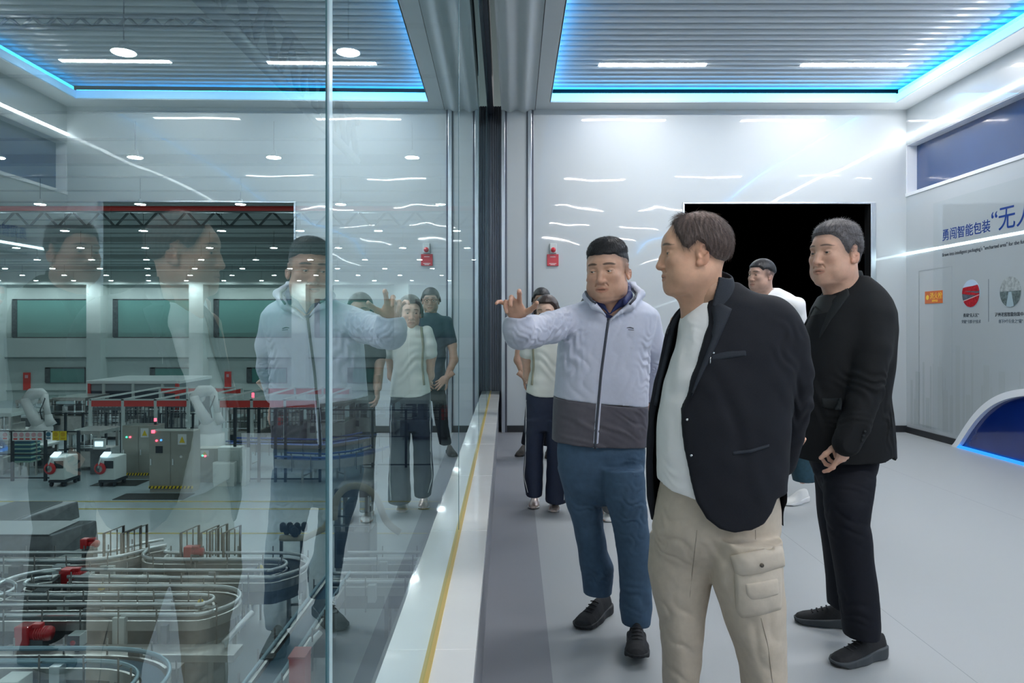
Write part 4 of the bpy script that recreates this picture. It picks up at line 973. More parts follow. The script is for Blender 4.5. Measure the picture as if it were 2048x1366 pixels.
def strip(name, fld, Apx, Bpx, Zr, m, parent, th=.004, n=28, w=7, puff=.0015, off=0.):
    """raised cloth strip between two outlines, laid on the front surface of a solid"""
    A, B = resample(Apx, n), resample(Bpx, n); fr = []; bk = []
    for i in range(n):
        for j in range(w+1):
            t = j/w; u, v = A[i]+(B[i]-A[i])*t; Z = Zr
            for _ in range(3): p = U(u, v, Z); Z = fld.yat(p.x, p.z)
            e = min(1, 4*min(t, 1-t)*1.0+.0, 1); ee = min(1, 5*min(i, n-1-i)/(n-1)); q = th*(.35+.65*math.sqrt(max(e, 0)))+puff*math.sin(PI*t)
            if i in (0, n-1): q *= .6
            p = U(u, v, Z); fr.append((p.x, Z-q-off, p.z)); bk.append((p.x, Z+.004, p.z))
    N_ = len(fr); f = []; W = w+1
    for i in range(n-1):
        for j in range(w):
            a, b, c2, d = i*W+j, i*W+j+1, (i+1)*W+j+1, (i+1)*W+j
            f.append((a, b, c2, d)); f.append((a+N_, d+N_, c2+N_, b+N_))
        f.append((i*W, (i+1)*W, (i+1)*W+N_, i*W+N_)); f.append((i*W+w, i*W+w+N_, (i+1)*W+w+N_, (i+1)*W+w))
    for j in range(w): f.append((j, j+N_, j+1+N_, j+1)); a = (n-1)*W; f.append((a+j, a+j+1, a+j+1+N_, a+j+N_))
    o = pymesh(name, np.array(fr+bk), np.array(f), m, parent); return o
def seam_line(name, fld, pts, Zr, r, m, parent, n=40, off=0.):
    A = resample(pts, n); q = []
    for u, v in A:
        Z = Zr
        for _ in range(3): p = U(u, v, Z); Z = fld.yat(p.x, p.z)
        p = U(u, v, Z); q.append((p.x, Z-off, p.z))
    mb = MB(); mb.tube(q, r, 6); return mb.build(name, m, parent)
def PK(keys, Z):
    """(v, uL, uR, ry[, dZ]) outline rows -> loft keys"""
    out = []
    for q in keys:
        v, a, b, ry = q[:4]; z_ = Z+(q[4] if len(q) > 4 else 0); out.append((ZV(v, z_), XU((a+b)/2, z_), z_, (b-a)/2*z_/F, ry))
    return out
# ---------------------------------------------------------------- heads
def head_field(h=.0021, nflare=1.10, wide=1., jaw=1., jowl=0., nose=1., female=False, neck=.056, neck_to=(0, -.03, -.20), mouth=0., lid=.0036, slit_dz=0.):
    s = Fld((-.115, -.135, -.22), (.115, .14, .15), h); w = wide
    s.ell((0, -.014, .034), (.0755*w, .093, .084), 0)
    s.ell((0, .026, .012), (.0665*w, .064, .085), .02)
    s.ell((0, .036, -.045), (.058*w*jaw, .054, .060), .03)
    for q in (-1, 1):
        s.ell((q*.046*w*jaw, .012, -.062), (.022, .036, .030), .03)       # jaw angle
        s.ell((q*.038*w, .064, -.022), (.021*w, .020, .018), .02)        # cheekbone
        if jowl: s.ell((q*.040*w, .040, -.072), (.026*w*jaw, .034, .03), .03)
    s.ell((0, .0745, -.097), (.024*jaw, .0175, .0175), .025)                # chin
    if jowl: s.ell((0, .035, -.105), (.042*w, .045, .022*jowl), .03)
    s.cap((-.040*w, .073, .024), (.040*w, .073, .024), .010, .010, .014)  # brow
    s.ell((0, .078, .030), (.030, .014, .026), .02)
    for q in (-1, 1): s.ell((q*.0315*w, .0985, .003), (.019, .018, .0125), .010, op='s')   # sockets
    s.chain([(0, .083, .018), (0, .0945, -.010), (0, .104*.5+.104*.5*nose, -.0335)], [.0080, .0085, .0122], .010)
    for q in (-1, 1): s.ell((q*.0135, .0945, -.0375), (.0082, .010, .0075), .006)
    for q in (-1, 1): s.ell((q*.0075, .102, -.0455), (.0036, .006, .003), .003, op='s')
    # mouth
    s.ell((0, .0745, -.067), (.034, .018, .026), .018)
    s.chain([(-.0245, .0815, -.0665), (-.008, .0915, -.0622), (0, .0920, -.0632), (.008, .0915, -.0622), (.0245, .0815, -.0665)], [.0028, .0042, .0040, .0042, .0028], .006)
    s.chain([(-.0220, .0815, -.0688), (0, .0895, -.0735-mouth), (.0220, .0815, -.0688)], [.0028, .0056, .0028], .007)
    s.chain([(-.0265, .0850, -.0680), (0, .0968, -.0675-mouth*.4), (.0265, .0850, -.0680)], [.0012, .0018+mouth*.5, .0012], .0025, op='s')
    for q in (-1, 1):
        s.cap((q*.017, .094, -.043), (q*.031*w, .078, -.068), .0016, .0012, .006, op='s')   # smile fold
        e = (q*.0315*w, .0745, .001); s.ell(e, (.0155, .0145, .0140), .004)
        s.ell((e[0], e[1]+.0150, e[2]-.0005+slit_dz), (.0128, .0080, lid), .0015, op='s')
        s.chain([(q*.0175*w, .0885, .0065), (q*.031*w, .0905, .0100), (q*.045*w, .083, .0060)], [.0012, .0016, .0012], .003, op='s')  # lid crease
        R = Matrix.Rotation(q*.38, 3, 'Z') @ Matrix.Rotation(-.18, 3, 'X')
        c = (q*.0785*w, -.006, -.008); s.ell(c, (.0065, .0185, .0325), .004, R=R)
        s.ell((q*.0835*w, -.012, .004), (.0055, .0095, .0135), .003, R=R, op='s'); s.ell((q*.083*w, -.003, -.008), (.006, .008, .010), .003, R=R, op='s')
        s.ell((q*.0795*w, .0045, -.033), (.005, .009, .009), .006)
    s.cap((0, -.022, -.045), neck_to, neck, neck*nflare, .03)
    for q in (-1, 1): s.cap((q*.045, -.01, -.06), (q*.02+neck_to[0], .02+neck_to[1]*.2, -.20), .014, .013, .03)
    s.cap((neck_to[0]*.4, .030, -.12), (neck_to[0], .012+neck_to[1]*.4, -.20), .018, .018, .03)
    return s
def skin_col(L, base, brow=(.03, .022, .018), w=1., shadow=None, female=False, brow_t=1., browz=0.):
    """face colours: lips, shade painted along the mouth line, brows, warm nose and ears, shaved hair shadow"""
    x, y, z = L[:, 0], L[:, 1], L[:, 2]; c = np.tile(np.array(base), (len(L), 1))
    def mix(m, col): 
        nonlocal c
        c = c*(1-m[:, None])+np.array(col)*m[:, None]
    def sg(v, a, b): t = np.clip((v-a)/(b-a), 0, 1); return t*t*(3-2*t)
    b = np.array(base)
    mix(.18*np.exp(-((x/.02)**2+((z+.036)/.016)**2))*(y > .07), b*np.array([1.05, .72, .70]))
    mix(.35*sg(np.abs(x), .072*w, .085*w)*(z < .03), b*np.array([1.08, .72, .68]))
    mix(.22*np.exp(-(((np.abs(x)-.040)/.018)**2+((z+.03)/.018)**2))*(y > .03), b*np.array([1.05, .75, .70]))
    zl = -.0672; ax = np.abs(x); lipw = np.clip(1-(ax/.0265)**2, 0, 1)
    up = (z-zl)/(.0085*np.sqrt(lipw)+1e-4); dn = (zl-z)/(.0125*np.sqrt(lipw)+1e-4)
    m = np.where(z > zl, sg(1.15-up, 0, .3), sg(1.12-dn, 0, .3))*(lipw > .02)*(y > .075); mix(.6*m, b*np.array([.80, .52, .50]))
    mix(.8*np.exp(-((z-zl)/.0012)**2)*(ax < .023)*(y > .07), b*.30)  # shade between the lips put into the skin colour
    bz = .0255+browz+.004*np.sin(np.clip((ax/w-.014)/.036, 0, 1)*PI*.8)-.0028*((ax/w-.03)/.02)
    bt = (.0046*brow_t)*np.clip(1-((ax/w-.032)/.0225)**4, 0, 1)
    m = sg(bt-np.abs(z-bz), -.0012, .0018)*(y > .045)*(ax/w > .0095)*(ax/w < .055); mix(.85*m, brow)
    m = np.exp(-((z-.0035)/.0012)**2)*(np.abs(ax/w-.0315) < .0135)*(y > .07); mix(.7*m, b*.18)
    if shadow is not None: mm, col = shadow(x, y, z); mix(mm, col)
    return np.clip(c, 0, 1)
skin_m = mat('skin', (.5, .3, .2), .48, attr='Col', sss=.12, noise=.05, nscale=60, bump=.0003, bscale=350, spec=.4)
eye_m = None
def eyes(parent, M, w, look=(0, 0), name='eye'):
    """eyeballs with iris; look = (sideways, up) in radians"""
    wm = mat('eye_white', (.62, .58, .54), .15, coat=1); im = mat('iris', (.02, .011, .007), .1, coat=1)
    for q in (-1, 1):
        c = Vector((q*.0315*w, .0742, .001)); mb = MB(); d = Vector((math.sin(look[0]), math.cos(look[0])*math.cos(look[1]), math.sin(look[1]))).normalized()
        R = d.to_track_quat('Z', 'Y').to_matrix().to_4x4(); prof = [(.0128*math.sin(a), -.0128*math.cos(a)) for a in np.linspace(.02, PI-.45, 14)]
        T4 = M @ Matrix.Translation(c) @ R
        mb.lathe([(r, z) for r, z in prof], n=20, M=T4); mb.cur = 1
        mb.lathe([(.0128*math.sin(a), .0130*math.cos(a)) for a in np.linspace(.50, .01, 8)], n=20, M=T4)
        mb.build(name, [wm, im], parent)
def hair_cap(name, fld, M, mask, thick, m, parent, ridge=.0, col=None, seed=0, rdir='z'):
    g = Fld.__new__(Fld); g.lo, g.h, g.n, g.ax = fld.lo, fld.h, fld.n, fld.ax
    X, Y, Z = fld.ax[0][:, None, None], fld.ax[1][None, :, None], fld.ax[2][None, None, :]
    ear = np.sqrt(((np.abs(X)-.086)/.020)**2+((Y+.004)/.0235)**2+((Z+.010)/.037)**2); mk = mask(X, Y, Z)*np.clip((ear-1)/.12, 0, 1); t = thick(X, Y, Z) if callable(thick) else thick
    n = 0
    if ridge:
        ang = np.arctan2(Y+.01, X+1e-6) if rdir == 'z' else X*22
        rs = np.random.RandomState(seed); 
        for fq in (23, 41, 67): n = n+np.sin(ang*fq+rs.rand()*6+3*np.sin(Z*60+ang*5))/3
    g.f = (fld.f-(t*mk-.004*(1-mk))-ridge*n*mk).astype(np.float32)
    P, Q, L = g.mesh(M)
    er = np.sqrt(((np.abs(L[:, 0])-.086)/.020)**2+((L[:, 1]+.004)/.0235)**2+((L[:, 2]+.010)/.037)**2); mv = mask(L[:, 0], L[:, 1], L[:, 2])*np.clip((er-1)/.12, 0, 1)
    Q = Q[(mv[Q].max(1) > .12)]; use = np.unique(Q); re = np.full(len(P), -1); re[use] = np.arange(len(use)); P, L, Q, mv = P[use], L[use], re[Q], mv[use]; g.mv = mv
    c = None if col is None else col(L)
    o = pymesh(name, P, Q, m, parent, c); return o, P, Q, L
def strands(name, P, Q, L, M, m, parent, cnt, length, flow, sel=None, r=.00045, seed=0, k=5, lift=.35, droop=0.):
    """fine hair strands rooted on the hair surface"""
    rs = np.random.RandomState(seed); Pl = L; 
    a, b, c = Pl[Q[:, 0]], Pl[Q[:, 1]], Pl[Q[:, 2]]; nrm = np.cross(b-a, c-a); nrm /= np.linalg.norm(nrm, axis=1)[:, None]+1e-12
    if np.linalg.det(np.array(M)[:3, :3]) < 0: nrm = -nrm
    cen = Pl[Q].mean(1); ok = np.arange(len(Q)) if sel is None else np.where(sel(cen))[0]
    pick = rs.choice(ok, cnt); p = cen[pick]; n = nrm[pick]; fl = flow(p)+rs.normal(size=(cnt, 3))*.22; fl -= n*(fl*n).sum(1)[:, None]; fl /= np.linalg.norm(fl, axis=1)[:, None]+1e-9
    ln = length*rs.uniform(.6, 1.2, (cnt, 1)); ring = []
    side = np.cross(fl, n)
    for i in range(k):
        t = i/(k-1); q = p-n*.001+(fl*t+n*lift*t*(1-t*.75))*ln+np.array([0, 0, -droop])*t*t*ln
        rr = r*(1-.75*t); ring.append(np.stack([q+side*rr, q-side*rr*.5+n*rr*.9, q-side*rr*.5-n*rr*.9], 1))
    V = np.stack(ring, 1).reshape(cnt, -1, 3); F_ = []
    for i in range(k-1):
        for j in range(3): F_.append((i*3+j, i*3+(j+1) % 3, (i+1)*3+(j+1) % 3, (i+1)*3+j))
    F_ = np.array(F_); QQ = (F_[None]+(np.arange(cnt)*k*3)[:, None, None]).reshape(-1, 4); V = V.reshape(-1, 3)
    mm = np.array(M); V = V @ mm[:3, :3].T+mm[:3, 3]
    return pymesh(name, V, QQ, m, parent)
def headM(p, yaw, pitch=0., roll=0., s=1.):
    """yaw 0 faces the viewer, positive turns to the picture's left; pitch positive looks down"""
    R = Matrix.Rotation(PI-yaw, 4, 'Z') @ Matrix.Rotation(-pitch, 4, 'X') @ Matrix.Rotation(roll, 4, 'Y')
    return Matrix.Translation(p) @ R @ Matrix.Scale(s, 4)
# ---------------------------------------------------------------- hands: columns of B are thumb side, finger direction, back of hand
def hand(wrist, B, scale=1., curl=(.35, .4, .45, .5), spread=1., thumb=(.9, .35), base=(.5, .3, .2), h=.0021, arm=None, forearm=.10):
    s = Fld((-.075, -.06-forearm, -.09), (.11, .205, .06), h)
    s.ell((0, .045, 0), (.040, .050, .0145), 0); s.ell((.012, .03, -.006), (.026, .036, .015), .012); s.ell((-.02, .035, -.005), (.018, .036, .014), .012)
    s.cap((0, -.05-forearm, 0), (0, .01, 0), .029, .024, .02, sc=(1, 1, .78))
    tips = []
    for i, (x, y, l, r) in enumerate(((.030, .083, (.045, .026, .021), .0092), (.0105, .090, (.050, .030, .022), .0094), (-.0095, .086, (.046, .028, .022), .0088), (-.028, .076, (.036, .021, .019), .0078))):
        cu = curl[i] if hasattr(curl[i], '__len__') else (curl[i], curl[i]*1.2, curl[i]*.8)
        a = spread*((.16, .03, -.09, -.22)[i]); p = Vector((x, y, 0)); s.cap((x*.6, .04, 0), p, r*1.15, r*1.12, .008)
        pts = [p.copy()]; ang = 0
        for j in range(3):
            ang += cu[j]; d = Vector((math.sin(a)*math.cos(ang), math.cos(a)*math.cos(ang), -math.sin(ang))); p = p+d*l[j]; pts.append(p.copy())
        s.chain(pts, [r*1.08, r, r*.93, r*.80], .003)
        s.ell(pts[1], r*1.07, .004)
    b = Vector((.022, .018, -.006)); a1, a2 = thumb
    d1 = Vector((math.sin(a1), math.cos(a1), -a2)).normalized(); d2 = Vector((math.sin(a1*.8), math.cos(a1*.8), -a2*1.1)).normalized(); d3 = Vector((math.sin(a1*.55), math.cos(a1*.55), -a2*1.3)).normalized()
    p1 = b+d1*.042; p2 = p1+d2*.034; p3 = p2+d3*.026; s.chain([b, p1, p2, p3], [.015, .0115, .0105, .0088], .008)
    M = Matrix.Translation(wrist) @ Matrix([[B[0][i]*scale, B[1][i]*scale, B[2][i]*scale] for i in range(3)]).to_4x4()
    P, Q, L = s.mesh(M); c = np.tile(np.array(base), (len(L), 1)); t = np.clip((L[:, 1]-.09)/.08, 0, 1)[:, None]; c = c*(1-t*.3)+c*np.array([1.05, .72, .70])*t*.3
    return P, Q, c
def basis(fing, back):
    """(thumb, finger, back) for a left hand; negate thumb for a right hand"""
    f = Vector(fing).normalized(); b = Vector(back); b = (b-f*b.dot(f)).normalized(); return [f.cross(b), f, b]
# ---------------------------------------------------------------- shoes
def shoe(name, heel, toe, m_up, m_sole, parent, L=.285, wd=1., lift=0., chunky=1., lace=None, label=None, roll=0.):
    """heel, toe: floor points (x, y); toe lifted by lift"""
    hx, tx = Vector((heel[0], heel[1], 0)), Vector((toe[0], toe[1], lift)); d = (tx-hx).normalized(); side = d.cross(Vector((0, 0, 1))).normalized(); up = side.cross(d)
    M = Matrix.Translation(hx) @ Matrix([[side[i], d[i], up[i]] for i in range(3)]).to_4x4() @ Matrix.Scale(L/.285, 4)
    ys = [0, .02, .06, .11, .16, .21, .25, .275, .285]; hw = [.024, .034, .038, .036, .042, .049, .044, .028, .012]; ctr = [0, 0, 0, -.002, -.003, 0, .002, .003, .003]
    so = Fld((-.07, -.02, -.01), (.07, .305, .07), .003); X, Y, Z = so.ax[0][:, None, None], so.ax[1][None, :, None], so.ax[2][None, None, :]
    W_ = np.interp(Y, ys, hw)*wd+.003; cx = np.interp(Y, ys, ctr); tk = np.interp(Y, [0, .06, .12, .2, .285], [.036, .034, .028, .024, .018])*chunky; bt = np.interp(Y, [0, .03, .2, .25, .285], [.006, 0, 0, .004, .016])
    d2 = np.maximum(np.maximum(np.abs(X-cx)-W_, np.maximum(-Y, Y-.287)), np.maximum(Z-tk, bt-Z)); so.f = (smax(np.abs(X-cx)-W_-.002*np.sin(Y*55)*chunky+0*Z, np.maximum(Z-tk, bt-Z)+0*X, .008)+0*Y).astype(np.float32)
    so.f = np.maximum(so.f, np.maximum(-Y, Y-.286)+0*so.f); P, Q, _ = so.mesh(M); so_o = pymesh('sole', P, Q, m_sole)
    up_ = Fld((-.07, -.02, 0), (.07, .305, .15), .003); X, Y, Z = up_.ax[0][:, None, None], up_.ax[1][None, :, None], up_.ax[2][None, None, :]
    W_ = np.interp(Y, ys, hw)*wd; cx = np.interp(Y, ys, ctr); top = np.interp(Y, [0, .03, .08, .12, .16, .2, .24, .27, .285], [.088, .098, .098, .094, .078, .062, .052, .040, .022])*(.9+.1*chunky); 
    zz = np.clip((Z-.012)/(top-.012), 0, 3); prof = np.clip(1-zz**2.6, 0, 1)**.5*1.0
    nar = np.interp(Y, [0, .1, .16, .285], [.78, .74, .9, 1.0]); wz = W_*(nar+(1-nar)*np.clip(1-zz*1.2, 0, 1))
    up_.f = ((np.sqrt(((X-cx)/wz)**2+(np.maximum(Z-.015, 0)/(top-.015))**2.4*1.0)-1)*.035).astype(np.float32); up_.f = np.maximum(up_.f, np.maximum(-Y+.002, Y-.284)+0*X+0*Z).astype(np.float32); up_.f = np.maximum(up_.f, .008-Z+0*X+0*Y).astype(np.float32)
    P, Q, _ = up_.mesh(M); o = pymesh(name, P, Q, m_up, parent)
    so_o.parent = o
    if label: o['label'] = label
    if lace:
        for k in range(4):
            y = .135+.022*k; z = np.interp(y, [.12, .16, .2], [.094, .078, .062])*(.9+.1*chunky)+.001; mb = MB(); mb.tube([M @ Vector((-.022, y, z-.006)), M @ Vector((0, y+.006, z+.001)), M @ Vector((.022, y, z-.006))], .003, 6); mb.build('lace', lace).parent = o
    return o
# ================================================================ people
def yzmask(poly, soft=.006, front=0., _w=False):
    P_ = np.array(poly, dtype=np.float32)
    def fn(X, Y, Z):
        Yb = Y+front*np.abs(X)*1.0 if front else Y
        Yb, Zb = np.broadcast_arrays((Yb+0*Z).astype(np.float32), (Z+0*Yb).astype(np.float32)); d = np.full(Yb.shape, 1e9, dtype=np.float32); ins = np.zeros(Yb.shape, bool); n = len(P_)
        for i in range(n):
            a, b = P_[i], P_[(i+1) % n]; e = b-a; t = np.clip(((Yb-a[0])*e[0]+(Zb-a[1])*e[1])/((e*e).sum()+1e-12), 0, 1)
            d = np.minimum(d, (Yb-a[0]-t*e[0])**2+(Zb-a[1]-t*e[1])**2)
            if a[1] != b[1]: ins ^= ((Zb > min(a[1], b[1])) & (Zb <= max(a[1], b[1])) & (Yb < a[0]+(Zb-a[1])*e[0]/e[1]))
        d = np.sqrt(d)*np.where(ins, 1, -1); return np.clip(d/soft+.5, 0, 1)+0*X
    if not _w: fn.wide = yzmask(poly, .035, front, True)
    soft = max(soft, .016) if not _w else soft
    return fn
def make_head(M, base, w, mask, thick, hairm, sc=(.05, .04, .038), ridge=.0012, sh=None, brow=(.03, .022, .018), look=(0, 0), st=None, seed=0, hk=None, hcol=None, browz=0, brow_t=1., **kw):
    f = head_field(wide=w, **kw); P, Q, L = f.mesh(M); c = skin_col(L, base, w=w, shadow=sh, brow=brow, browz=browz, brow_t=brow_t)
    wd_ = getattr(mask, 'wide', None)
    if wd_ is not None: mm = (np.clip(wd_(L[:, 0], L[:, 1], L[:, 2]), 0, 1)*.75)[:, None]; c = c*(1-mm)+np.array(sc)*mm
    def after(person):
        eyes(person, M, w, look)
        o, hP, hQ, hL = hair_cap('hair', f, M, mask, thick, hairm, person, ridge, seed=seed, col=hcol)
        for s_ in (st or []): 
            q = strands('hair_strands', hP, hQ, hL, M, s_.get('m', hairm), o, s_['n'], s_['len'], s_['flow'], s_.get('sel'), r=s_.get('r', .00045), seed=seed, lift=s_.get('lift', .35), droop=s_.get('droop', 0)); q['kind'] = 'stuff'
    return (P, Q, c), after
def inner(chains, lofts, h=.014):
    pts = [p for ch in chains for p in ch[0]]+[Vector((k[1]+sx*k[3], k[2]+sy*k[4], k[0])) for lf in lofts for k in lf for sx in (-1, 1) for sy in (-1, 1)]
    lo = [min(p[i] for p in pts)-.12 for i in range(3)]; hi = [max(p[i] for p in pts)+.12 for i in range(3)]
    f = Fld(lo, hi, h)
    for lf in lofts: f.loft(lf, .03)
    for p, r in chains: f.chain(p, r, .03)
    P, Q, _ = f.mesh(); return P, Q, np.array([.5, .3, .2])
def person(parts, label, group=None):
    P, Q, c = join_parts(parts); o = pymesh('person', P, Q, skin_m, None, c); return tag(o, label, 'person', group)
def cloth(name, f, m, parent, lump=.0012, seed=0, label=None):
    f.lumps(.09, lump, seed); f.lumps(.19, lump*1.4, seed+9); P, Q, _ = f.mesh(); o = pymesh(name, P, Q, m, parent)
    if label: o['label'] = label
    return o
def bounds(keys, m=.06):
    return ((min(k[1]-k[3] for k in keys)-m, min(k[2]-k[4] for k in keys)-m, min(k[0] for k in keys)-m), (max(k[1]+k[3] for k in keys)+m, max(k[2]+k[4] for k in keys)+m, max(k[0] for k in keys)+m))
def shrink(keys, d): return [(k[0], k[1], k[2], max(k[3]-d, .01), max(k[4]-d, .01)) for k in keys]
def XZ(pts, Z): return [(XU(u, Z), ZV(v, Z)) for u, v in pts]
SK_A, SK_B, SK_C, SK_D = (.66, .39, .275), (.70, .405, .275), (.68, .41, .30), (.70, .46, .35)
hair_blk = mat('hair_black', (.012, .012, .015), .5, noise=.3, nscale=300)
hair_grey = mat('hair_greying', (.105, .095, .10), .5, noise=.45, nscale=260)
hair_brn = mat('hair_thin_brown', (.12, .082, .072), .5, noise=.4, nscale=220)
jack_a = mat('light_shell_fabric', (.60, .63, .755), .5, noise=.02, nscale=60, bump=.0012, bscale=26, sheen=.2)
dark_a = mat('charcoal_shell_fabric', (.095, .088, .108), .55, noise=.06, nscale=60, bump=.0012, bscale=26)
trim_a = mat('charcoal_trim', (.05, .055, .075), .5)
navy_c = mat('navy_polo_fabric', (.012, .022, .11), .6, noise=.1, nscale=50, bump=.0008, bscale=60)
blue_t = mat('blue_cotton', (.055, .108, .18), .8, noise=.10, nscale=35, bump=.0025, bscale=22)
tee_m = mat('white_tee', (.90, .90, .905), .8, noise=.01, nscale=30, bump=.0012, bscale=18)
blaz_m = mat('navy_black_blazer', (.0075, .0088, .014), .8, noise=.12, nscale=300, bump=.0004, bscale=500, spec=.3)
lapel_m = mat('blazer_lapel', (.022, .027, .037), .75, noise=.12, nscale=300, bump=.0004, bscale=500, spec=.3)
blaz2_m = mat('black_suit', (.0055, .0068, .0085), .8, noise=.12, nscale=300, bump=.0005, bscale=400, spec=.3)
lapel2_m = mat('black_suit_lapel', (.012, .015, .017), .75, noise=.1, nscale=300, spec=.3)
shirt_k = mat('black_shirt', (.006, .006, .007), .6)
khaki_m = mat('khaki_cotton', (.53, .46, .375), .85, noise=.05, nscale=40, bump=.0022, bscale=20)
khaki2_m = mat('khaki_pocket', (.58, .51, .425), .85, noise=.05, nscale=40, bump=.0015, bscale=30)
khaki_s = mat('khaki_seam', (.30, .26, .21), .9)
trk_m = mat('black_trousers', (.0055, .007, .013), .8, spec=.3, noise=.1, nscale=60, bump=.0015, bscale=24)
shoe_k = mat('black_knit', (.010, .011, .014), .75, noise=.2, nscale=150, bump=.0006, bscale=260); sole_k = mat('black_sole', (.016, .018, .022), .6)
sole_g = mat('dark_grey_sole', (.05, .06, .07), .6); lace_m = mat('lace_black', (.02, .02, .024), .8)
metal_s = mat('small_metal', (.6, .6, .6), .25, metal=1)

# ---------------------------------------------------------------- A: gesturing man
ZA = 3.15
pA = empty if False else None
MA = headM(U(1215, 541, 3.10), .42, .13, .03, 1.10)
def shA(x, y, z):
    m = np.clip((z-(-.022+.3*np.clip(y, -.02, .05)))/.03, 0, 1)*np.clip((.045-y)/.02, 0, 1)*np.clip(1-(z-.07)/.02, 0, 1)
    st_ = .10*np.exp(-((z+.09)/.03)**2)*(y > .03)
    return np.clip(m*.55+st_, 0, 1), (.07, .055, .05)
maskA_ = yzmask([(.13, .0655), (.060, .062), (.045, .050), (.0, .040), (-.05, .02), (-.13, -.01), (-.13, .16), (.13, .16)], .012)
maskA = lambda X, Y, Z: maskA_(X, Y, Z+.0008*np.sin(X*900)+.0012*np.sin(X*170+1))
maskA.wide = maskA_.wide
headA, aftA = make_head(MA, SK_A, 1.04, maskA, lambda X, Y, Z: .002+.011*np.clip((Z-.062)/.05, 0, 1)+.003*np.clip(np.abs(X)/.07, 0, 1)*np.clip((Z-.05)/.03, 0, 1), hair_blk, ridge=.0006, sh=shA, look=(.35, -.30), jaw=1.04, jowl=.6, nose=1.0, neck=.058, neck_to=(-.005, -.035, -.19),
    lid=.0026, mouth=.003, brow=(.03, .02, .015), browz=.001, seed=3,
    st=[dict(n=4200, len=.014, flow=lambda p: np.stack([p[:, 0]*3, .5+0*p[:, 0], .3+0*p[:, 0]], 1), sel=lambda c: c[:, 2] > .062, lift=.7, r=.00032)])
# raised right hand, palm to the viewer, in front of the sleeve
fdir = Vector((-.30, -.66, .70)); bk = Vector((.05, .72, .69)); B = basis(fdir, bk); B[0] = -B[0]
wrA = U(1037, 634, 2.80)
hA1 = hand(wrA, B, 0.94, curl=((.05, .45, .5), (.55, .7, .6), (.75, .8, .6), (.3, .4, .4)), spread=1.8, thumb=(1.15, .15), base=SK_A, forearm=.05)
B2 = basis((-.55, .25, -.8), (.2, .95, .2)); hA2 = hand(U(1301, 792, 3.42), B2, .98, curl=(.6, .6, .6, .6), base=SK_A, forearm=.05)
inA = inner([([U(1140, 650, 3.15), U(1052, 660, 2.95)], [.04, .035]), ([U(1290, 650, 3.22), U(1308, 720, 3.32), U(1300, 780, 3.40)], [.04, .035, .03]),
             ([U(1165, 960, 3.22), U(1185, 1170, 3.27)], [.028, .020]), ([U(1260, 960, 3.15), U(1272, 1220, 3.05)], [.028, .020]), ([U(1222, 590, 3.2), U(1215, 640, 3.2)], [.05, .07])],
            [PK([(640, 1150, 1285, .08), (700, 1145, 1270, .09), (890, 1150, 1255, .06), (940, 1160, 1245, .05)], 3.2)])
PA = person([headA, hA1, hA2, inA], 'man in a light lavender-grey zip jacket and blue trousers pointing with his raised hand')
aftA(PA)
kA = PK([(594, 1188, 1262, .09), (602, 1165, 1285, .11), (612, 1140, 1302, .122), (628, 1124, 1314, .135), (660, 1118, 1308, .145), (700, 1115, 1298, .15), (760, 1111, 1296, .158), (800, 1108, 1296, .16), (850, 1105, 1294, .16), (880, 1104, 1293, .157), (906, 1105, 1292, .155)], 3.2)
lo, hi = bounds(kA, .06); lo = (XU(985, 2.75), 2.62, lo[2]); hi = (XU(1345, 3.3), 3.52, ZV(560, 3.2))
def jacketA():
    f = Fld(lo, hi, .0055); f.loft(kA, 0, e=2.4)
    f.chain([U(1140, 640, 3.17), U(1100, 655, 3.05), U(1062, 664, 2.93), U(1040, 668, 2.86)], [.062, .062, .062, .060], .03)
    f.chain([U(1040, 668, 2.86), U(1037, 655, 2.82), U(1037, 634, 2.80)], [.062, .060, .050], .012)
    f.chain([U(1292, 640, 3.24), U(1305, 690, 3.27), U(1310, 735, 3.34), U(1302, 790, 3.42)], [.064, .056, .050, .042], .025)
    f.poly(XZ([(985, 550), (1062, 550), (1063, 630), (1040, 637), (1010, 634), (985, 634)], 2.80), (2.6, 2.93), .004)
    # hood lying around the neck
    hp = [U(1222, 634, 3.03), U(1188, 612, 3.04), U(1174, 592, 3.10), U(1186, 578, 3.24), U(1222, 566, 3.32), U(1262, 570, 3.27), U(1281, 588, 3.14), U(1262, 612, 3.05), U(1222, 634, 3.03)]
    f.chain(hp, [.008, .013, .014, .016, .024, .020, .016, .013, .008], .022)
    # folds
    f.folds(U(1120, 655, 3.05), (.10, .2, .08), (.75, 0, -.65), .035, .0055, 1); f.folds(U(1062, 670, 2.88), (.08, .15, .06), (.9, 0, .4), .03, .004, 2)
    f.folds(U(1140, 700, 3.08), (.07, .15, .11), (.9, 0, .35), .04, .004, 3); f.folds(U(1290, 720, 3.15), (.05, .15, .14), (.6, 0, .8), .034, .005, 4); f.folds(U(1310, 740, 3.3), (.06, .15, .05), (.2, 0, 1), .026, .005, 8)
    f.folds(U(1180, 860, 3.05), (.14, .2, .09), (.5, 0, .85), .06, .003, 5); f.folds(U(1265, 850, 3.05), (.10, .2, .08), (.5, 0, .85), .05, .0035, 6); f.folds(U(1235, 620, 3.05), (.07, .12, .04), (.6, 0, .8), .03, .003, 7)
    f.folds(U(1160, 740, 3.05), (.07, .2, .16), (1, 0, .28), .055, .0045, 9, 1.4, 2); f.folds(U(1262, 700, 3.05), (.08, .2, .16), (1, 0, -.25), .06, .004, 10, 1.4, 2)
    f.folds(U(1130, 640, 3.05), (.05, .2, .06), (.5, 0, -.85), .028, .004, 12, 1.2, 2); f.folds(U(1040, 668, 2.8), (.05, .1, .05), (.6, 0, .8), .03, .004, 13, 1.2, 2)
    return f
f = jacketA()
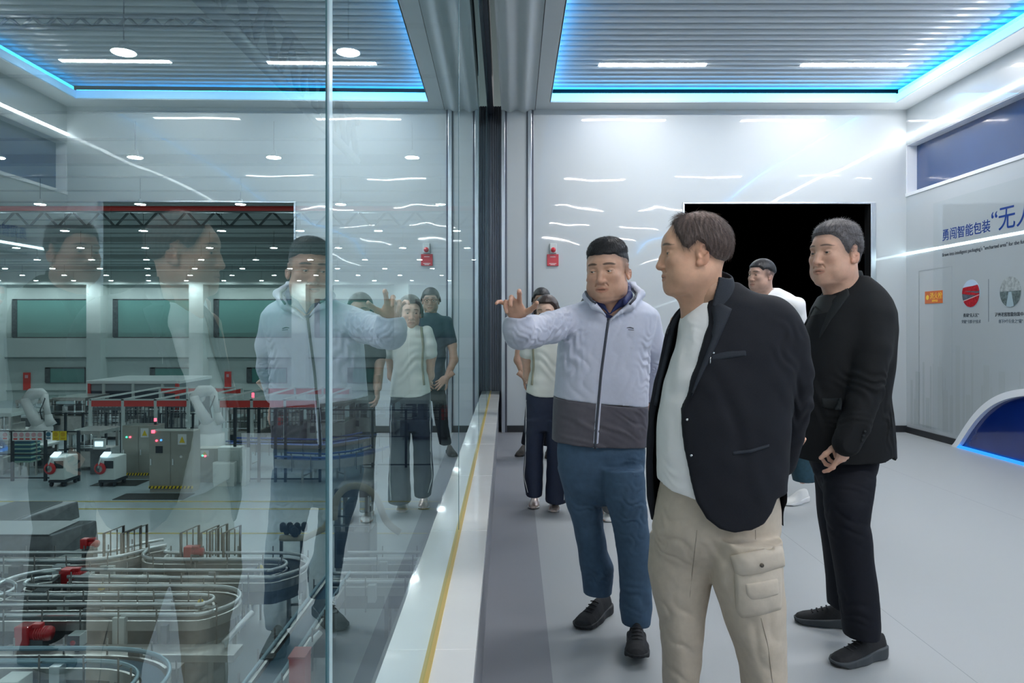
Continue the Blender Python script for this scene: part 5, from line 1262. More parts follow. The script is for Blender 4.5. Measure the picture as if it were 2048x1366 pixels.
for q in ((1, 1),): 
    g = shrink(kA, .020); f.loft(g[1:-1] + [(ZV(915, 3.2), g[-1][1], g[-1][2], g[-1][3], g[-1][4])], .0, op='s')
f.poly(XZ([(1186, 596), (1192, 570), (1252, 560), (1264, 590), (1258, 605), (1220, 640)], 3.03), (2.5, 3.18), .006)
f.ell(U(1222, 585, 3.17), (.076, .082, .105), .008, op='s')
f.half(U(1200, 896, 3.05), (-.06, 0, -1))                                   # hem, a little lower at the right
f.half(U(1037, 636, 2.8), (0, -.35, 1)) if False else None
f.front(); fjA = f
zs = ZV(806, 3.05)
import copy as _c
top = Fld.__new__(Fld); top.__dict__.update(f.__dict__); top.f = f.f.copy()
band = Fld.__new__(Fld); band.__dict__.update(f.__dict__); band.f = f.f.copy()
top.half(U(1200, 808, 3.05), (-.10, 0, -1), 0.001); band.half(U(1200, 808, 3.05), (.10, 0, 1), .001)
JA = cloth('jacket', top, jack_a, PA, .0008, 1); JB = cloth('jacket_hem_band', band, dark_a, JA, .0008, 1); JB['label'] = 'charcoal lower band of the jacket'
seam_line('zip', fjA, [(1218, 632), (1210, 690), (1202, 750), (1197, 806), (1193, 850), (1190, 897)], 3.04, .0062, trim_a, JA)
strip('zip_facing', fjA, [(1215, 640), (1206, 700), (1198, 760), (1192, 810), (1186, 896)], [(1222, 640), (1214, 700), (1207, 760), (1202, 810), (1196, 896)], 3.04, jack_a, JA, th=.0015, w=3, puff=.0005)
strip('chest_mark', fjA, [(1254, 655), (1260, 653.6), (1268, 656.5)], [(1253, 656.4), (1260, 656), (1267, 658)], 3.04, trim_a, JA, th=.0008, w=3, n=10, puff=0)
strip('chest_mark', fjA, [(1256, 658.6), (1268, 659.6)], [(1256, 659.6), (1268, 660.8)], 3.04, trim_a, JA, th=.0008, w=2, n=8, puff=0)
mb = MB(); mb.tube([U(1171, 583, 3.075), U(1175, 592, 3.055), U(1182, 600, 3.032), U(1192, 606, 3.020)], .005, 8); mb.build('hood_trim', trim_a, JA)
mb = MB(); mb.tube([U(1266, 577, 3.16), U(1273, 586, 3.105), U(1270, 597, 3.062), U(1260, 608, 3.030)], .005, 8); mb.build('hood_trim', trim_a, JA)
# polo shirt below the hood
f = Fld((XU(1165, 3.2), 2.95, ZV(700, 3.1)), (XU(1285, 3.2), 3.42, ZV(552, 3.2)), .0045)
f.loft(PK([(606, 1170, 1275, .085), (630, 1160, 1285, .115), (690, 1150, 1285, .12)], 3.19), 0)
f.chain([U(1218, 624, 3.055), U(1198, 604, 3.06), U(1194, 588, 3.12), U(1204, 576, 3.22), U(1228, 566, 3.28), U(1252, 574, 3.22), U(1256, 590, 3.12), U(1243, 606, 3.055), U(1219, 625, 3.055)], [.008, .013, .014, .016, .020, .020, .019, .015, .008], .012)
f.ell(U(1220, 588, 3.17), (.054, .062, .085), .006, op='s'); f.poly(XZ([(1206, 600), (1219, 627), (1236, 600)], 3.06), (2.5, 3.12), .004)
cloth('polo_shirt', f, navy_c, PA, .0005)
f = Fld((XU(1200, 3.1), 2.98, ZV(640, 3.1)), (XU(1270, 3.1), 3.3, ZV(560, 3.1)), .004)
f.chain([U(1258, 576, 3.16), U(1259, 590, 3.10), U(1249, 604, 3.03)], [.008, .011, .010], .01, sc=(1, 1, 1.5)); f.folds(U(1250, 590, 3.08), .05, (1, 0, 0), .03, .001)
cloth('polo_collar', f, navy_c, PA, .0003)
# trousers
def legs(name, L1, L2, hips, m, parent, h=.006, fold=(), seed=0, e=2.2):
    al = L1+L2+hips; lo, hi = bounds(al, .05); f = Fld(lo, hi, h); f.loft(hips, 0, e=e); f.loft(L1, .03, e=e, capr=.004); f.loft(L2, .012, e=e, capr=.004)
    for a in fold: f.folds(*a)
    f.front(); o = cloth(name, f, m, parent, .0010, seed); return o, f
la = PK([(935, 1116, 1200, .095), (1002, 1130, 1203, .092), (1053, 1147, 1208, .085), (1100, 1156, 1214, .08), (1132, 1160, 1227, .078), (1160, 1165, 1226, .075), (1186, 1168, 1223, .073)], 3.24)
lb_ = PK([(935, 1200, 1288, .095), (1002, 1212, 1291, .092), (1064, 1229, 1298, .086), (1111, 1236, 1303, .082), (1160, 1239, 1302, .078), (1214, 1239, 1304, .076), (1243, 1243, 1300, .075)], 3.10)
hp = PK([(850, 1118, 1284, .12), (900, 1114, 1290, .125), (940, 1117, 1289, .11), (975, 1130, 1282, .085), (1000, 1150, 1262, .055), (1010, 1170, 1240, .03)], 3.18)
fl = [(U(1180, 1010, 3.2), (.10, .2, .10), (.35, 0, .94), .05, .0055, 1, 1.6, 2), (U(1265, 1030, 3.0), (.08, .2, .16), (.45, 0, .9), .048, .007, 2, 1.8, 2), (U(1190, 1150, 3.2), (.07, .2, .05), (.2, 0, 1), .03, .005, 3, 1.5, 2), (U(1270, 1200, 3.0), (.07, .2, .07), (.15, 0, 1), .035, .006, 4, 1.5, 2), (U(1265, 930, 3.05), (.1, .2, .05), (.1, 0, 1), .03, .003, 5)]
TA, _ = legs('trousers', la, lb_, hp, blue_t, PA, fold=fl, seed=5)
def zfl(v): return F*CH/(v-653)
shoe('shoe', (XU(1216, 3.42), 3.42), (XU(1160, 3.20), 3.20), shoe_k, sole_k, PA, L=.275, chunky=1.25, lace=lace_m, wd=1.08)
shoe('shoe', (XU(1274, 3.08), 3.10), (XU(1275, 2.84), 2.84), shoe_k, sole_k, PA, L=.275, chunky=1.2, lift=.035, lace=lace_m, wd=1.05)

# ---------------------------------------------------------------- B: foreground man in a blazer, seen in profile
MB_ = headM(U(1389, 508, 2.24), 1.60, .03, 0, 1.05)
maskB = yzmask([(.060, .16), (.070, .118), (.058, .090), (.052, .058), (.042, .040), (.034, .020), (.020, .012), (.008, .022), (-.006, .036), (-.022, .024), (-.034, .0), (-.060, -.020), (-.14, -.034), (-.16, .17)], .010, front=-.18)
def hcB(L):
    x, y, z = L.T; c = np.tile(np.array([.115, .080, .070]), (len(L), 1)); t = np.clip((z-.085)/.03, 0, 1)*np.clip((.05-y)/.03, 0, 1)*.65
    c = c*(1-t[:, None])+np.array([.36, .24, .20])*t[:, None]; n = .5+.5*np.sin(y*420+3*np.sin(z*70)); c = c*(.7+.6*n[:, None]); g = np.clip((-.0-z)/.03, 0, 1)*.5; return c*(1-g[:, None])+np.array([.22, .19, .17])*g[:, None]
hairB = mat('hair_thinning', (.1, .07, .06), .6, attr='Col', noise=.25, nscale=180)
def flB(p): 
    y, z = p[:, 1], p[:, 2]; return np.stack([p[:, 0]*2, -.25+np.clip(y-.03, 0, 1)*9, -1.0+np.clip(z-.08, 0, 1)*14], 1)
headB, aftB = make_head(MB_, SK_B, .98, maskB, .0065, hairB, ridge=.0011, hcol=hcB, look=(-.05, -.1), jaw=1.0, jowl=.8, nose=.98, neck=.055, nflare=.98, neck_to=(.055, -.032, -.20), lid=.0032, seed=5, brow=(.10, .07, .055), brow_t=.8,
    st=[dict(n=3800, len=.026, flow=flB, sel=lambda c: (c[:, 2] > .0), lift=.22, r=.0004, droop=.1, m=hair_brn), dict(n=160, len=.024, flow=lambda p: np.stack([0*p[:, 0], 1.0+0*p[:, 0], .9+0*p[:, 0]], 1), sel=lambda c: (c[:, 2] > .105) & (c[:, 1] > .02), lift=1.3, r=.00035, m=hair_brn)])
B3 = basis((-.35, .35, -.85), (.3, -.9, 0)); hB1 = hand(U(1570, 918, 2.47), B3, 1., curl=(.5, .5, .5, .5), base=SK_B, forearm=.04)
inB = inner([([U(1550, 655, 2.3), U(1585, 790, 2.38), U(1570, 900, 2.45)], [.045, .04, .03]), ([U(1365, 650, 2.42), U(1345, 780, 2.5), U(1420, 880, 2.5)], [.045, .04, .03]), ([U(1415, 580, 2.25), U(1430, 640, 2.3)], [.055, .08]),
             ([U(1360, 1080, 2.33), U(1362, 1460, 2.33)], [.035, .025]), ([U(1490, 1080, 2.2), U(1528, 1460, 2.2)], [.035, .025])], [PK([(640, 1390, 1520, .08), (760, 1370, 1520, .09), (1000, 1370, 1490, .06), (1060, 1380, 1480, .05)], 2.3)])
PB = person([headB, hB1, inB], 'man in a dark blazer, white tee and khaki cargo trousers, nearest the viewer, in profile')
aftB(PB)
# tee
kt = PK([(572, 1432, 1455, .045), (586, 1398, 1460, .065), (600, 1381, 1478, .085), (640, 1362, 1500, .115), (700, 1350, 1505, .135), (760, 1333, 1505, .150), (830, 1319, 1505, .165), (900, 1315, 1505, .168), (960, 1316, 1505, .162), (1012, 1318, 1505, .155)], 2.285)
lo, hi = bounds(kt, .03); f = Fld(lo, hi, .0055); f.loft(kt, 0, e=2.2); f.ell(U(1410, 572, 2.20), (.066, .090, .048), .006, op='s')
f.poly(XZ([(1300, 974), (1317, 971), (1335, 984), (1362, 998), (1400, 1009), (1560, 1016), (1560, 1060), (1300, 1060)], 2.1), None, .003)
f.folds(U(1360, 760, 2.1), (.10, .2, .22), (1, 0, .35), .06, .0035, 3); f.folds(U(1360, 960, 2.1), (.12, .2, .06), (.3, 0, 1), .045, .003, 4); f.folds(U(1380, 660, 2.1), (.06, .15, .08), (.9, 0, .5), .04, .003, 6)
cloth('tee', f, tee_m, PB, .001, 3)
# blazer
kb = PK([(566, 1446, 1474, .05), (580, 1424, 1492, .085), (594, 1390, 1520, .105), (608, 1368, 1552, .125), (628, 1350, 1578, .145), (655, 1337, 1590, .16), (700, 1328, 1590, .18), (760, 1313, 1582, .195), (830, 1300, 1573, .207), (900, 1297, 1567, .212), (960, 1296, 1563, .21), (1000, 1298, 1562, .205), (1068, 1310, 1556, .20)], 2.30)
lo, hi = bounds(kb, .05); hi = (XU(1645, 2.3), hi[1]+.06, hi[2])
f = Fld(lo, hi, .0042); f.loft(kb, 0, e=2.3)
f.chain([U(1536, 648, 2.27), U(1560, 690, 2.27)], [.090, .085], .045); f.chain([U(1560, 690, 2.27), U(1576, 745, 2.28), U(1582, 800, 2.31)], [.085, .078, .066], .012)
f.chain([U(1582, 800, 2.31), U(1574, 870, 2.36), U(1566, 926, 2.42)], [.066, .054, .043], .010)
g = shrink(kb, .021); g[-1] = (g[-1][0]-.06,)+g[-1][1:]; f.loft(g, 0, op='s')
opn = [(1448, 530), (1446, 560), (1436, 590), (1428, 612), (1427, 650), (1406, 710), (1385, 770), (1370, 822), (1368, 850), (1372, 900), (1382, 960), (1395, 1005), (1413, 1036), (1437, 1054), (1466, 1062), (1500, 1060), (1528, 1048), (1548, 1028), (1560, 1003), (1600, 1000), (1600, 1140), (1270, 1140), (1270, 985), (1297, 985), (1303, 997), (1309, 998), (1315, 990), (1317, 960), (1318, 900), (1317, 850), (1322, 800), (1335, 760), (1352, 700), (1366, 655), (1384, 606), (1392, 585), (1400, 540)]
f.poly(XZ(opn, 2.12), (1.7, 2.33), .007)
f.poly(XZ([(1200, 1030), (1700, 1030), (1700, 1200), (1200, 1200)], 2.4), None, .003)
f.folds(U(1590, 800, 2.3), (.07, .15, .10), (.7, 0, .7), .055, .005, 11); f.folds(U(1480, 860, 2.1), (.16, .2, .22), (1, 0, .3), .12, .003, 12); f.folds(U(1560, 690, 2.2), (.06, .15, .08), (.9, 0, .5), .05, .003, 13)
f.front(); BJ = cloth('blazer', f, blaz_m, PB, .001, 8)
def collar(a, b, ra, rb, th, cut, poly_, yr, m, parent):
    lo = [min(a[i], b[i])-.13 for i in range(3)]; hi = [max(a[i], b[i])+.13 for i in range(3)]; c = Fld(lo, hi, .004)
    c.cap(a, b, ra, rb, 0); c.cap(a+(a-b)*1.5, b+(b-a)*1.5, ra-th+(ra-rb)*1.0, rb-th-(ra-rb)*1.0, .002, op='s')
    for p, n in cut: c.half(p, n, .004)
    c.poly(XZ(poly_, yr[0]), yr[1], .004); P, Q, _ = c.mesh(); return pymesh('collar', P, Q, m, parent)
collar(U(1424, 622, 2.26), U(1422, 556, 2.27), .086, .067, .010, [(U(1455, 558, 2.2), (.25, -.35, 1)), (U(1450, 622, 2.2), (-.3, 0, -1))], [(1446, 520), (1446, 560), (1436, 590), (1428, 616), (1424, 680), (1300, 680), (1300, 520)], (2.15, (1.9, 2.30)), lapel_m, BJ)
strip('lapel', f, [(1428, 600), (1411, 640), (1391, 707), (1377, 765), (1366, 824)], [(1464, 618), (1452, 648), (1426, 706), (1397, 765), (1369, 824)], 2.12, lapel_m, BJ, th=.007, puff=.003)
strip('lapel', f, [(1387, 596), (1364, 645), (1350, 700), (1334, 758), (1320, 815)], [(1372, 604), (1342, 645), (1330, 700), (1317, 755), (1306, 810)], 2.12, lapel_m, BJ, th=.006, puff=.002)
strip('breast_pocket', f, [(1420, 709), (1455, 703), (1491, 699)], [(1421, 722), (1456, 717), (1492, 712)], 2.1, lapel_m, BJ, th=.0025)
strip('pocket_flap', f, [(1465, 903), (1500, 899), (1538, 888)], [(1466, 910), (1501, 906), (1539, 894)], 2.1, lapel_m, BJ, th=.003)
for (u, v, r) in ((1427, 706, .004), (1374, 839, .0045), (1383, 911, .0045)):
    y = f.yat(XU(u, 2.12), ZV(v, 2.12)); p = U(u, v, y); m = MB(); m.lathe([(r, 0), (r, .002), (r*.4, .003)], n=12, M=Matrix.Translation(Vector((p.x, f.yat(p.x, p.z)-.001, p.z))) @ Matrix.Rotation(PI/2, 4, 'X')); m.build('button', metal_s, BJ)
seam_line('pen_clip', f, [(1420.5, 714), (1420, 727)], 2.1, .0016, metal_s, BJ, n=6, off=.003)
# cargo trousers
l1 = PK([(1070, 1302, 1424, .125), (1146, 1298, 1423, .118), (1197, 1308, 1412, .11), (1241, 1320, 1405, .105), (1300, 1326, 1400, .10), (1366, 1328, 1394, .098), (1430, 1332, 1392, .098), (1475, 1330, 1394, .10)], 2.36)
l2 = PK([(1070, 1418, 1558, .125), (1152, 1423, 1561, .118), (1210, 1441, 1564, .112), (1262, 1458, 1566, .108), (1306, 1474, 1567, .104), (1343, 1484, 1567, .102), (1420, 1490, 1566, .10), (1500, 1490, 1568, .102)], 2.22)
hp = PK([(955, 1325, 1548, .15), (1010, 1314, 1556, .155), (1060, 1306, 1558, .145), (1100, 1318, 1545, .11), (1130, 1350, 1510, .07), (1150, 1380, 1460, .03)], 2.30)
fl = [(U(1350, 1090, 2.2), (.10, .2, .10), (.45, 0, .9), .06, .006, 1, 1.6, 2), (U(1365, 1290, 2.2), (.08, .2, .18), (.8, 0, .6), .07, .007, 2, 1.5, 2), (U(1520, 1290, 2.1), (.08, .2, .12), (.8, 0, .5), .075, .005, 3, 1.5, 2), (U(1450, 1110, 2.1), (.06, .2, .10), (.9, 0, .5), .05, .005, 4)]
TB, f = legs('cargo_trousers', l1, l2, hp, khaki_m, PB, fold=fl, seed=15)
po = strip('cargo_pocket', f, [(1468, 1130), (1515, 1124), (1561, 1112)], [(1471, 1222), (1483, 1236), (1520, 1230), (1562, 1218)], 2.1, khaki2_m, TB, th=.012, puff=.006, w=12)
strip('pocket_flap', f, [(1459, 1111), (1510, 1101), (1562, 1089)], [(1468, 1143), (1480, 1151), (1520, 1145), (1567, 1130)], 2.1, khaki2_m, po, th=.012, puff=.004, off=.009)
strip('inner_pocket', f, [(1487, 1163), (1518, 1158), (1552, 1151)], [(1490, 1188), (1500, 1197), (1525, 1194), (1553, 1186)], 2.1, khaki2_m, po, th=.006, puff=.003, off=.014)
p = U(1524, 1131, 2.1); y = f.yat(p.x, p.z); m = MB(); m.lathe([(.006, 0), (.006, .003), (.003, .004)], n=12, M=Matrix.Translation((XU(1524, y-.03), y-.028, ZV(1131, y-.03))) @ Matrix.Rotation(PI/2, 4, 'X')); m.build('snap_button', mat('bronze', (.12, .10, .08), .4, metal=.7), po)
seam_line('side_seam', f, [(1511, 1060), (1511, 1094)], 2.1, .0012, khaki_s, TB, n=8); seam_line('side_seam', f, [(1522, 1236), (1536, 1290), (1545, 1366)], 2.1, .0012, khaki_s, TB, n=16)
seam_line('side_seam', f, [(1394, 1060), (1385, 1140), (1377, 1215)], 2.2, .0012, khaki_s, TB, n=16)
shoe('shoe', (XU(1362, 2.40)+.05, 2.42), (XU(1362, 2.2)-.06, 2.17), shoe_k, sole_k, PB, chunky=1.1); shoe('shoe', (XU(1530, 2.25)+.05, 2.27), (XU(1530, 2.2)-.10, 2.03), shoe_k, sole_k, PB, chunky=1.1)

# ---------------------------------------------------------------- C: man in the black suit at the right
MC = headM(U(1671, 508, 2.98), 1.10, .02, 0, 1.10)
maskC = yzmask([(.16, .072), (.072, .070), (.058, .050), (.050, .030), (.040, .008), (.024, -.004), (.012, .008), (.0, .034), (-.018, .026), (-.030, .0), (-.055, -.035), (-.14, -.06), (-.16, .18), (.16, .18)], .009, front=.12)
headC, aftC = make_head(MC, SK_C, 1.0, maskC, lambda X, Y, Z: .006+.008*np.clip((Z-.06)/.04, 0, 1), hair_grey, ridge=.0012, look=(.0, -.12), jaw=1.02, jowl=.7, nose=1.0, neck=.060, neck_to=(0, -.045, -.19), lid=.0028, seed=8, brow=(.07, .05, .045), brow_t=.7,
    st=[dict(n=5200, len=.020, flow=lambda p: np.stack([p[:, 0]*6+.5, -.9+0*p[:, 0], -.1+0*p[:, 0]], 1), sel=lambda c: c[:, 2] > .0, lift=.18, r=.0004, m=hair_grey)])
B4 = basis((-.55, -.1, -.85), (-.45, -.85, .2)); B4[0] = -B4[0] if False else B4[0]
hC1 = hand(U(1690, 878, 2.80), basis((-.15, -.05, -.98), (.5, -.85, -.1)), .92, curl=((.35, .5, .3), (.8, .9, .6), (1.0, .9, .6), (1.1, .9, .6)), spread=.5, thumb=(.5, .6), base=SK_C, forearm=.04)
inC = inner([([U(1735, 650, 2.92), U(1732, 775, 2.86), U(1695, 870, 2.8)], [.045, .04, .03]), ([U(1640, 650, 3.12), U(1630, 780, 3.1), U(1640, 860, 3.0)], [.045, .04, .03]), ([U(1675, 585, 3.0), U(1695, 640, 3.0)], [.05, .08]),
             ([U(1675, 990, 3.14), U(1682, 1200, 3.18)], [.028, .020]), ([U(1700, 990, 2.93), U(1722, 1250, 2.90)], [.028, .020])], [PK([(640, 1650, 1760, .08), (760, 1640, 1755, .09), (880, 1670, 1720, .04), (920, 1675, 1710, .03)], 3.0)])
PC = person([headC, hC1, inC], 'man in an all black suit with greying hair, standing at the right')
aftC(PC)
kc = PK([(552, 1706, 1732, .05), (568, 1680, 1752, .08), (582, 1656, 1766, .10), (600, 1640, 1778, .118), (625, 1626, 1788, .13), (660, 1613, 1790, .14), (700, 1603, 1786, .145), (740, 1598, 1781, .15), (790, 1592, 1773, .152), (840, 1589, 1778, .155), (880, 1588, 1783, .155), (925, 1588, 1786, .155)], 3.0)
lo, hi = bounds(kc, .04); lo = (lo[0], lo[1]-.08, lo[2]); f = Fld(lo, hi, .0055); f.loft(kc, 0, e=2.3)
f.chain([U(1738, 640, 2.93), U(1740, 700, 2.88)], [.078, .076], .04); f.chain([U(1740, 700, 2.88), U(1732, 780, 2.83)], [.076, .066], .010); f.chain([U(1732, 780, 2.83), U(1708, 850, 2.79), U(1694, 886, 2.77)], [.066, .058, .052], .010)
g = shrink(kc, .021); g[-1] = (g[-1][0]-.05,)+g[-1][1:]; f.loft(g, 0, op='s')
f.poly(XZ([(1690, 530), (1690, 560), (1664, 600), (1640, 632), (1612, 676), (1598, 716), (1600, 660), (1622, 620), (1636, 596), (1652, 575), (1660, 540)], 2.9), (2.5, 3.02), .003)
f.poly(XZ([(1540, 917), (1600, 919), (1700, 921), (1752, 917), (1772, 911), (1779, 918), (1787, 917), (1830, 915), (1830, 990), (1540, 990)], 2.95), None, .003)
f.poly(XZ([(1766, 800), (1772, 800), (1770, 860), (1775, 912), (1752, 920), (1758, 870)], 2.85), (2.5, 2.93), .003) if False else None
f.folds(U(1735, 770, 2.8), (.09, .2, .08), (.5, 0, .85), .045, .0055, 21); f.folds(U(1710, 850, 2.75), (.08, .15, .05), (.3, 0, 1), .035, .004, 22); f.folds(U(1640, 800, 2.85), (.1, .2, .15), (1, 0, .3), .09, .003, 23); f.folds(U(1775, 850, 2.9), (.04, .2, .10), (1, 0, .2), .03, .004, 24)
f.front(); CJ = cloth('suit_jacket', f, blaz2_m, PC, .001, 28)
collar(U(1686, 612, 3.0), U(1690, 556, 3.02), .086, .070, .010, [(U(1715, 541, 2.95), (.25, -.35, 1)), (U(1700, 600, 2.95), (-.3, 0, -1))], [(1694, 520), (1693, 552), (1680, 582), (1676, 640), (1560, 640), (1560, 520)], (2.92, (2.7, 3.03)), lapel2_m, CJ)
strip('lapel', f, [(1691, 565), (1664, 600), (1640, 632), (1612, 676), (1597, 718)], [(1699, 590), (1684, 612), (1662, 641), (1636, 682), (1604, 735)], 2.9, lapel2_m, CJ, th=.006, puff=.002)
strip('lapel', f, [(1650, 582), (1634, 606), (1616, 640), (1602, 672)], [(1642, 590), (1624, 618), (1608, 650), (1598, 676)], 2.9, lapel2_m, CJ, th=.005)
strip('pocket_flap', f, [(1643, 796), (1662, 797), (1683, 796)], [(1645, 815), (1662, 819), (1682, 820)], 2.86, lapel2_m, CJ, th=.004)
for k in range(3):
    u, v = 1722+4*k*.5, 880-9*k; p = U(u, v, 2.75); m = MB(); m.lathe([(.006, 0), (.006, .003), (.002, .004)], n=10, M=Matrix.Translation((XU(u, 2.74), f.yat(XU(u, 2.74), ZV(v, 2.74))-.001, ZV(v, 2.74))) @ Matrix.Rotation(PI/2, 4, 'X')); m.build('cuff_button', lapel2_m, CJ)
f = Fld((XU(1580, 3), 2.8, ZV(760, 3)), (XU(1745, 3), 3.25, ZV(540, 3)), .005); f.loft(PK([(590, 1640, 1735, .085), (620, 1625, 1750, .11), (740, 1606, 1750, .13)], 3.0), 0)
f.cap(U(1684, 612, 3.0), U(1686, 566, 3.01), .082, .066, .01); f.cap(U(1683, 640, 3.0), U(1687, 530, 3.01), .070, .058, .003, op='s'); f.half(U(1686, 568, 2.95), (-.30, -.35, 1), .004)
f.front(); SH = cloth('black_shirt', f, shirt_k, PC, .0006, 30)
seam_line('neck_chain', f, [(1647, 617), (1640, 632), (1632, 648)], 2.9, .0016, metal_s, SH, n=14)
ln = PK([(885, 1676, 1732, .04, .10), (920, 1660, 1745, .07, .07), (955, 1650, 1748, .095, .03), (1000, 1652, 1741, .098), (1042, 1656, 1733, .094), (1080, 1662, 1740, .092), (1110, 1668, 1743, .088), (1160, 1677, 1749, .084), (1210, 1684, 1754, .08), (1250, 1688, 1757, .078), (1272, 1692, 1756, .078)], 2.90)
lf = PK([(900, 1650, 1700, .05, -.05), (955, 1632, 1710, .09), (1010, 1637, 1705, .09), (1060, 1643, 1705, .085), (1110, 1650, 1708, .08), (1160, 1656, 1710, .078), (1212, 1659, 1708, .077)], 3.16)
hp = PK([(900, 1612, 1756, .12), (940, 1628, 1748, .115), (970, 1640, 1735, .09), (1000, 1655, 1715, .05)], 3.02)
fl = [(U(1700, 1050, 2.8), (.10, .2, .10), (.35, 0, .94), .06, .005, 31, 1.6, 2), (U(1720, 1230, 2.8), (.08, .2, .07), (.2, 0, 1), .04, .006, 32, 1.6, 2), (U(1680, 960, 2.9), (.1, .2, .05), (.3, 0, 1), .04, .003, 33)]
legs('trousers', ln, lf, hp, trk_m, PC, fold=fl, seed=35)
shoe('shoe', (XU(1777, 2.92), 2.96), (XU(1647, 2.88), 2.84), shoe_k, sole_g, PC, L=.275, chunky=1.45, lace=lace_m)
shoe('shoe', (XU(1700, 3.25)+.02, 3.22), (XU(1594, 3.25), 3.30), shoe_k, sole_g, PC, L=.265, chunky=1.45, lace=lace_m)

# ---------------------------------------------------------------- background people
def arm_chain(pts, rs): return (pts, rs)
capm = lambda z0, back=-.02, side=.02: yzmask([(.16, z0), (.065, z0-.006), (.048, z0-.03), (.035, side), (.01, side), (-.02, back), (-.14, back-.03), (-.16, .18), (.16, .18)], .008)
# woman in the white tee
ME = headM(U(1093, 625, 5.30), .25, .10, .0, 1.0)
maskE = yzmask([(.16, .080), (.066, .074), (.048, .045), (.030, -.005), (.005, -.02), (-.02, -.05), (-.14, -.08), (-.16, .18), (.16, .18)], .008, front=.1)
hE, aE = make_head(ME, SK_D, .97, maskE, .016, mat('hair_dark_brown', (.045, .028, .024), .45, noise=.3, nscale=200), look=(.1, -.1), nose=.95, neck=.046, jaw=.92, neck_to=(0, -.025, -.17), h=.0035, brow_t=.7)
armE = [([U(1061, 665, 5.3), U(1052, 712, 5.32), U(1056, 752, 5.38), U(1072, 775, 5.48)], [.045, .036, .032, .026]), ([U(1126, 665, 5.3), U(1133, 712, 5.32), U(1130, 752, 5.38), U(1112, 775, 5.48)], [.045, .036, .032, .026])]
inE = inner(armE+[([U(1072, 830, 5.3), U(1068, 980, 5.3)], [.028, .020]), ([U(1110, 830, 5.3), U(1107, 985, 5.3)], [.028, .020]), ([U(1093, 648, 5.3), U(1093, 680, 5.3)], [.045, .06])], [PK([(675, 1066, 1120, .07), (760, 1064, 1120, .08), (810, 1062, 1122, .08)], 5.3)], .008)
inE = (inE[0], inE[1], np.array(SK_D))
hh = [hand(U(1072, 772, 5.5), basis((.8, .1, -.5), (0, 1, 0)), .9, base=SK_D, h=.004, forearm=.03)]
PE = person([hE, inE]+hh, 'woman in a white tee and navy side-striped track trousers, hands behind her back')
aE(PE)
ke = PK([(648, 1082, 1106, .06), (656, 1066, 1120, .08), (668, 1058, 1129, .092), (690, 1060, 1128, .105), (715, 1062, 1127, .11), (740, 1061, 1127, .112), (765, 1056, 1130, .115), (797, 1051, 1133, .12)], 5.3); lo, hi = bounds(ke, .07); f = Fld(lo, hi, .007); f.loft(ke, 0)
f.chain([U(1061, 665, 5.3), U(1055, 690, 5.3), U(1053, 706, 5.31)], [.052, .052, .052], .02); f.chain([U(1126, 665, 5.3), U(1132, 690, 5.3), U(1134, 706, 5.31)], [.052, .052, .052], .02); f.ell(U(1093, 640, 5.26), (.06, .06, .05), .005, op='s')
f.folds(U(1090, 730, 5.2), (.15, .2, .15), (.3, 0, 1), .07, .004, 41); f.poly(XZ([(1000, 784), (1050, 784), (1070, 792), (1093, 796), (1133, 794), (1180, 794), (1180, 830), (1000, 830)], 5.2), None, .003); TE = cloth('tee', f, mat('cream_tee', (.74, .77, .72), .8, bump=.001, bscale=20), PE, .0015, 40)
f.front(); seam_line('bag_strap', f, [(1070, 655), (1066, 690), (1068, 730), (1064, 770)], 5.2, .010, mat('strap_beige', (.30, .30, .22), .7), PE)
nv = mat('navy_track_fabric', (.010, .018, .045), .7, noise=.1, nscale=40)
l1 = PK([(840, 1050, 1092, .10), (900, 1050, 1086, .095), (950, 1046, 1086, .10), (990, 1052, 1084, .11)], 5.3); l2 = PK([(840, 1090, 1133, .10), (900, 1094, 1132, .095), (950, 1093, 1134, .10), (1002, 1090, 1136, .115)], 5.25); hp = PK([(782, 1053, 1131, .11), (820, 1051, 1133, .12), (860, 1050, 1133, .11)], 5.3)
TT, f = legs('track_trousers', l1, l2, hp, nv, PE, h=.008, seed=45)
strw = mat('white_stripe', (.7, .72, .72), .7)
for pts in ([(1053, 800), (1052, 860), (1051, 920), (1048, 955), (1056, 985)], [(1129, 810), (1129, 870), (1130, 930), (1131, 960), (1128, 1000)]): seam_line('side_stripe', f, pts, 5.2, .004, strw, TT, off=.001)
shs = mat('silver_pink_shoe', (.62, .50, .45), .3, metal=.3); shw = mat('white_sole', (.8, .8, .8), .6)
shoe('shoe', (XU(1070, 5.5), 5.55), (XU(1066, 5.5), 5.32), shs, shw, PE, L=.245); shoe('shoe', (XU(1108, 5.45), 5.45), (XU(1106, 5.4), 5.22), shs, shw, PE, L=.245)
# man with glasses in a navy polo
MF = headM(U(1083, 601, 7.40), .05, .06, 0, 1.05)
hF, aF = make_head(MF, (.46, .28, .20), 1.0, capm(.062), .012, hair_blk, look=(0, -.1), jaw=1.0, nose=1.0, neck=.054, h=.0042)
armF = [([U(1052, 645, 7.4), U(1040, 690, 7.4), U(1036, 720, 7.35), U(1050, 757, 7.25)], [.055, .045, .040, .030]), ([U(1113, 645, 7.4), U(1122, 690, 7.4), U(1122, 720, 7.35), U(1100, 757, 7.25)], [.055, .045, .040, .030])]
inF = inner(armF+[([U(1068, 800, 7.4), U(1052, 880, 7.5)], [.045, .030]), ([U(1098, 800, 7.4), U(1098, 885, 7.4)], [.045, .030]), ([U(1083, 622, 7.4), U(1083, 650, 7.4)], [.052, .07])], [PK([(655, 1062, 1104, .09), (760, 1062, 1104, .10)], 7.4)], .010)
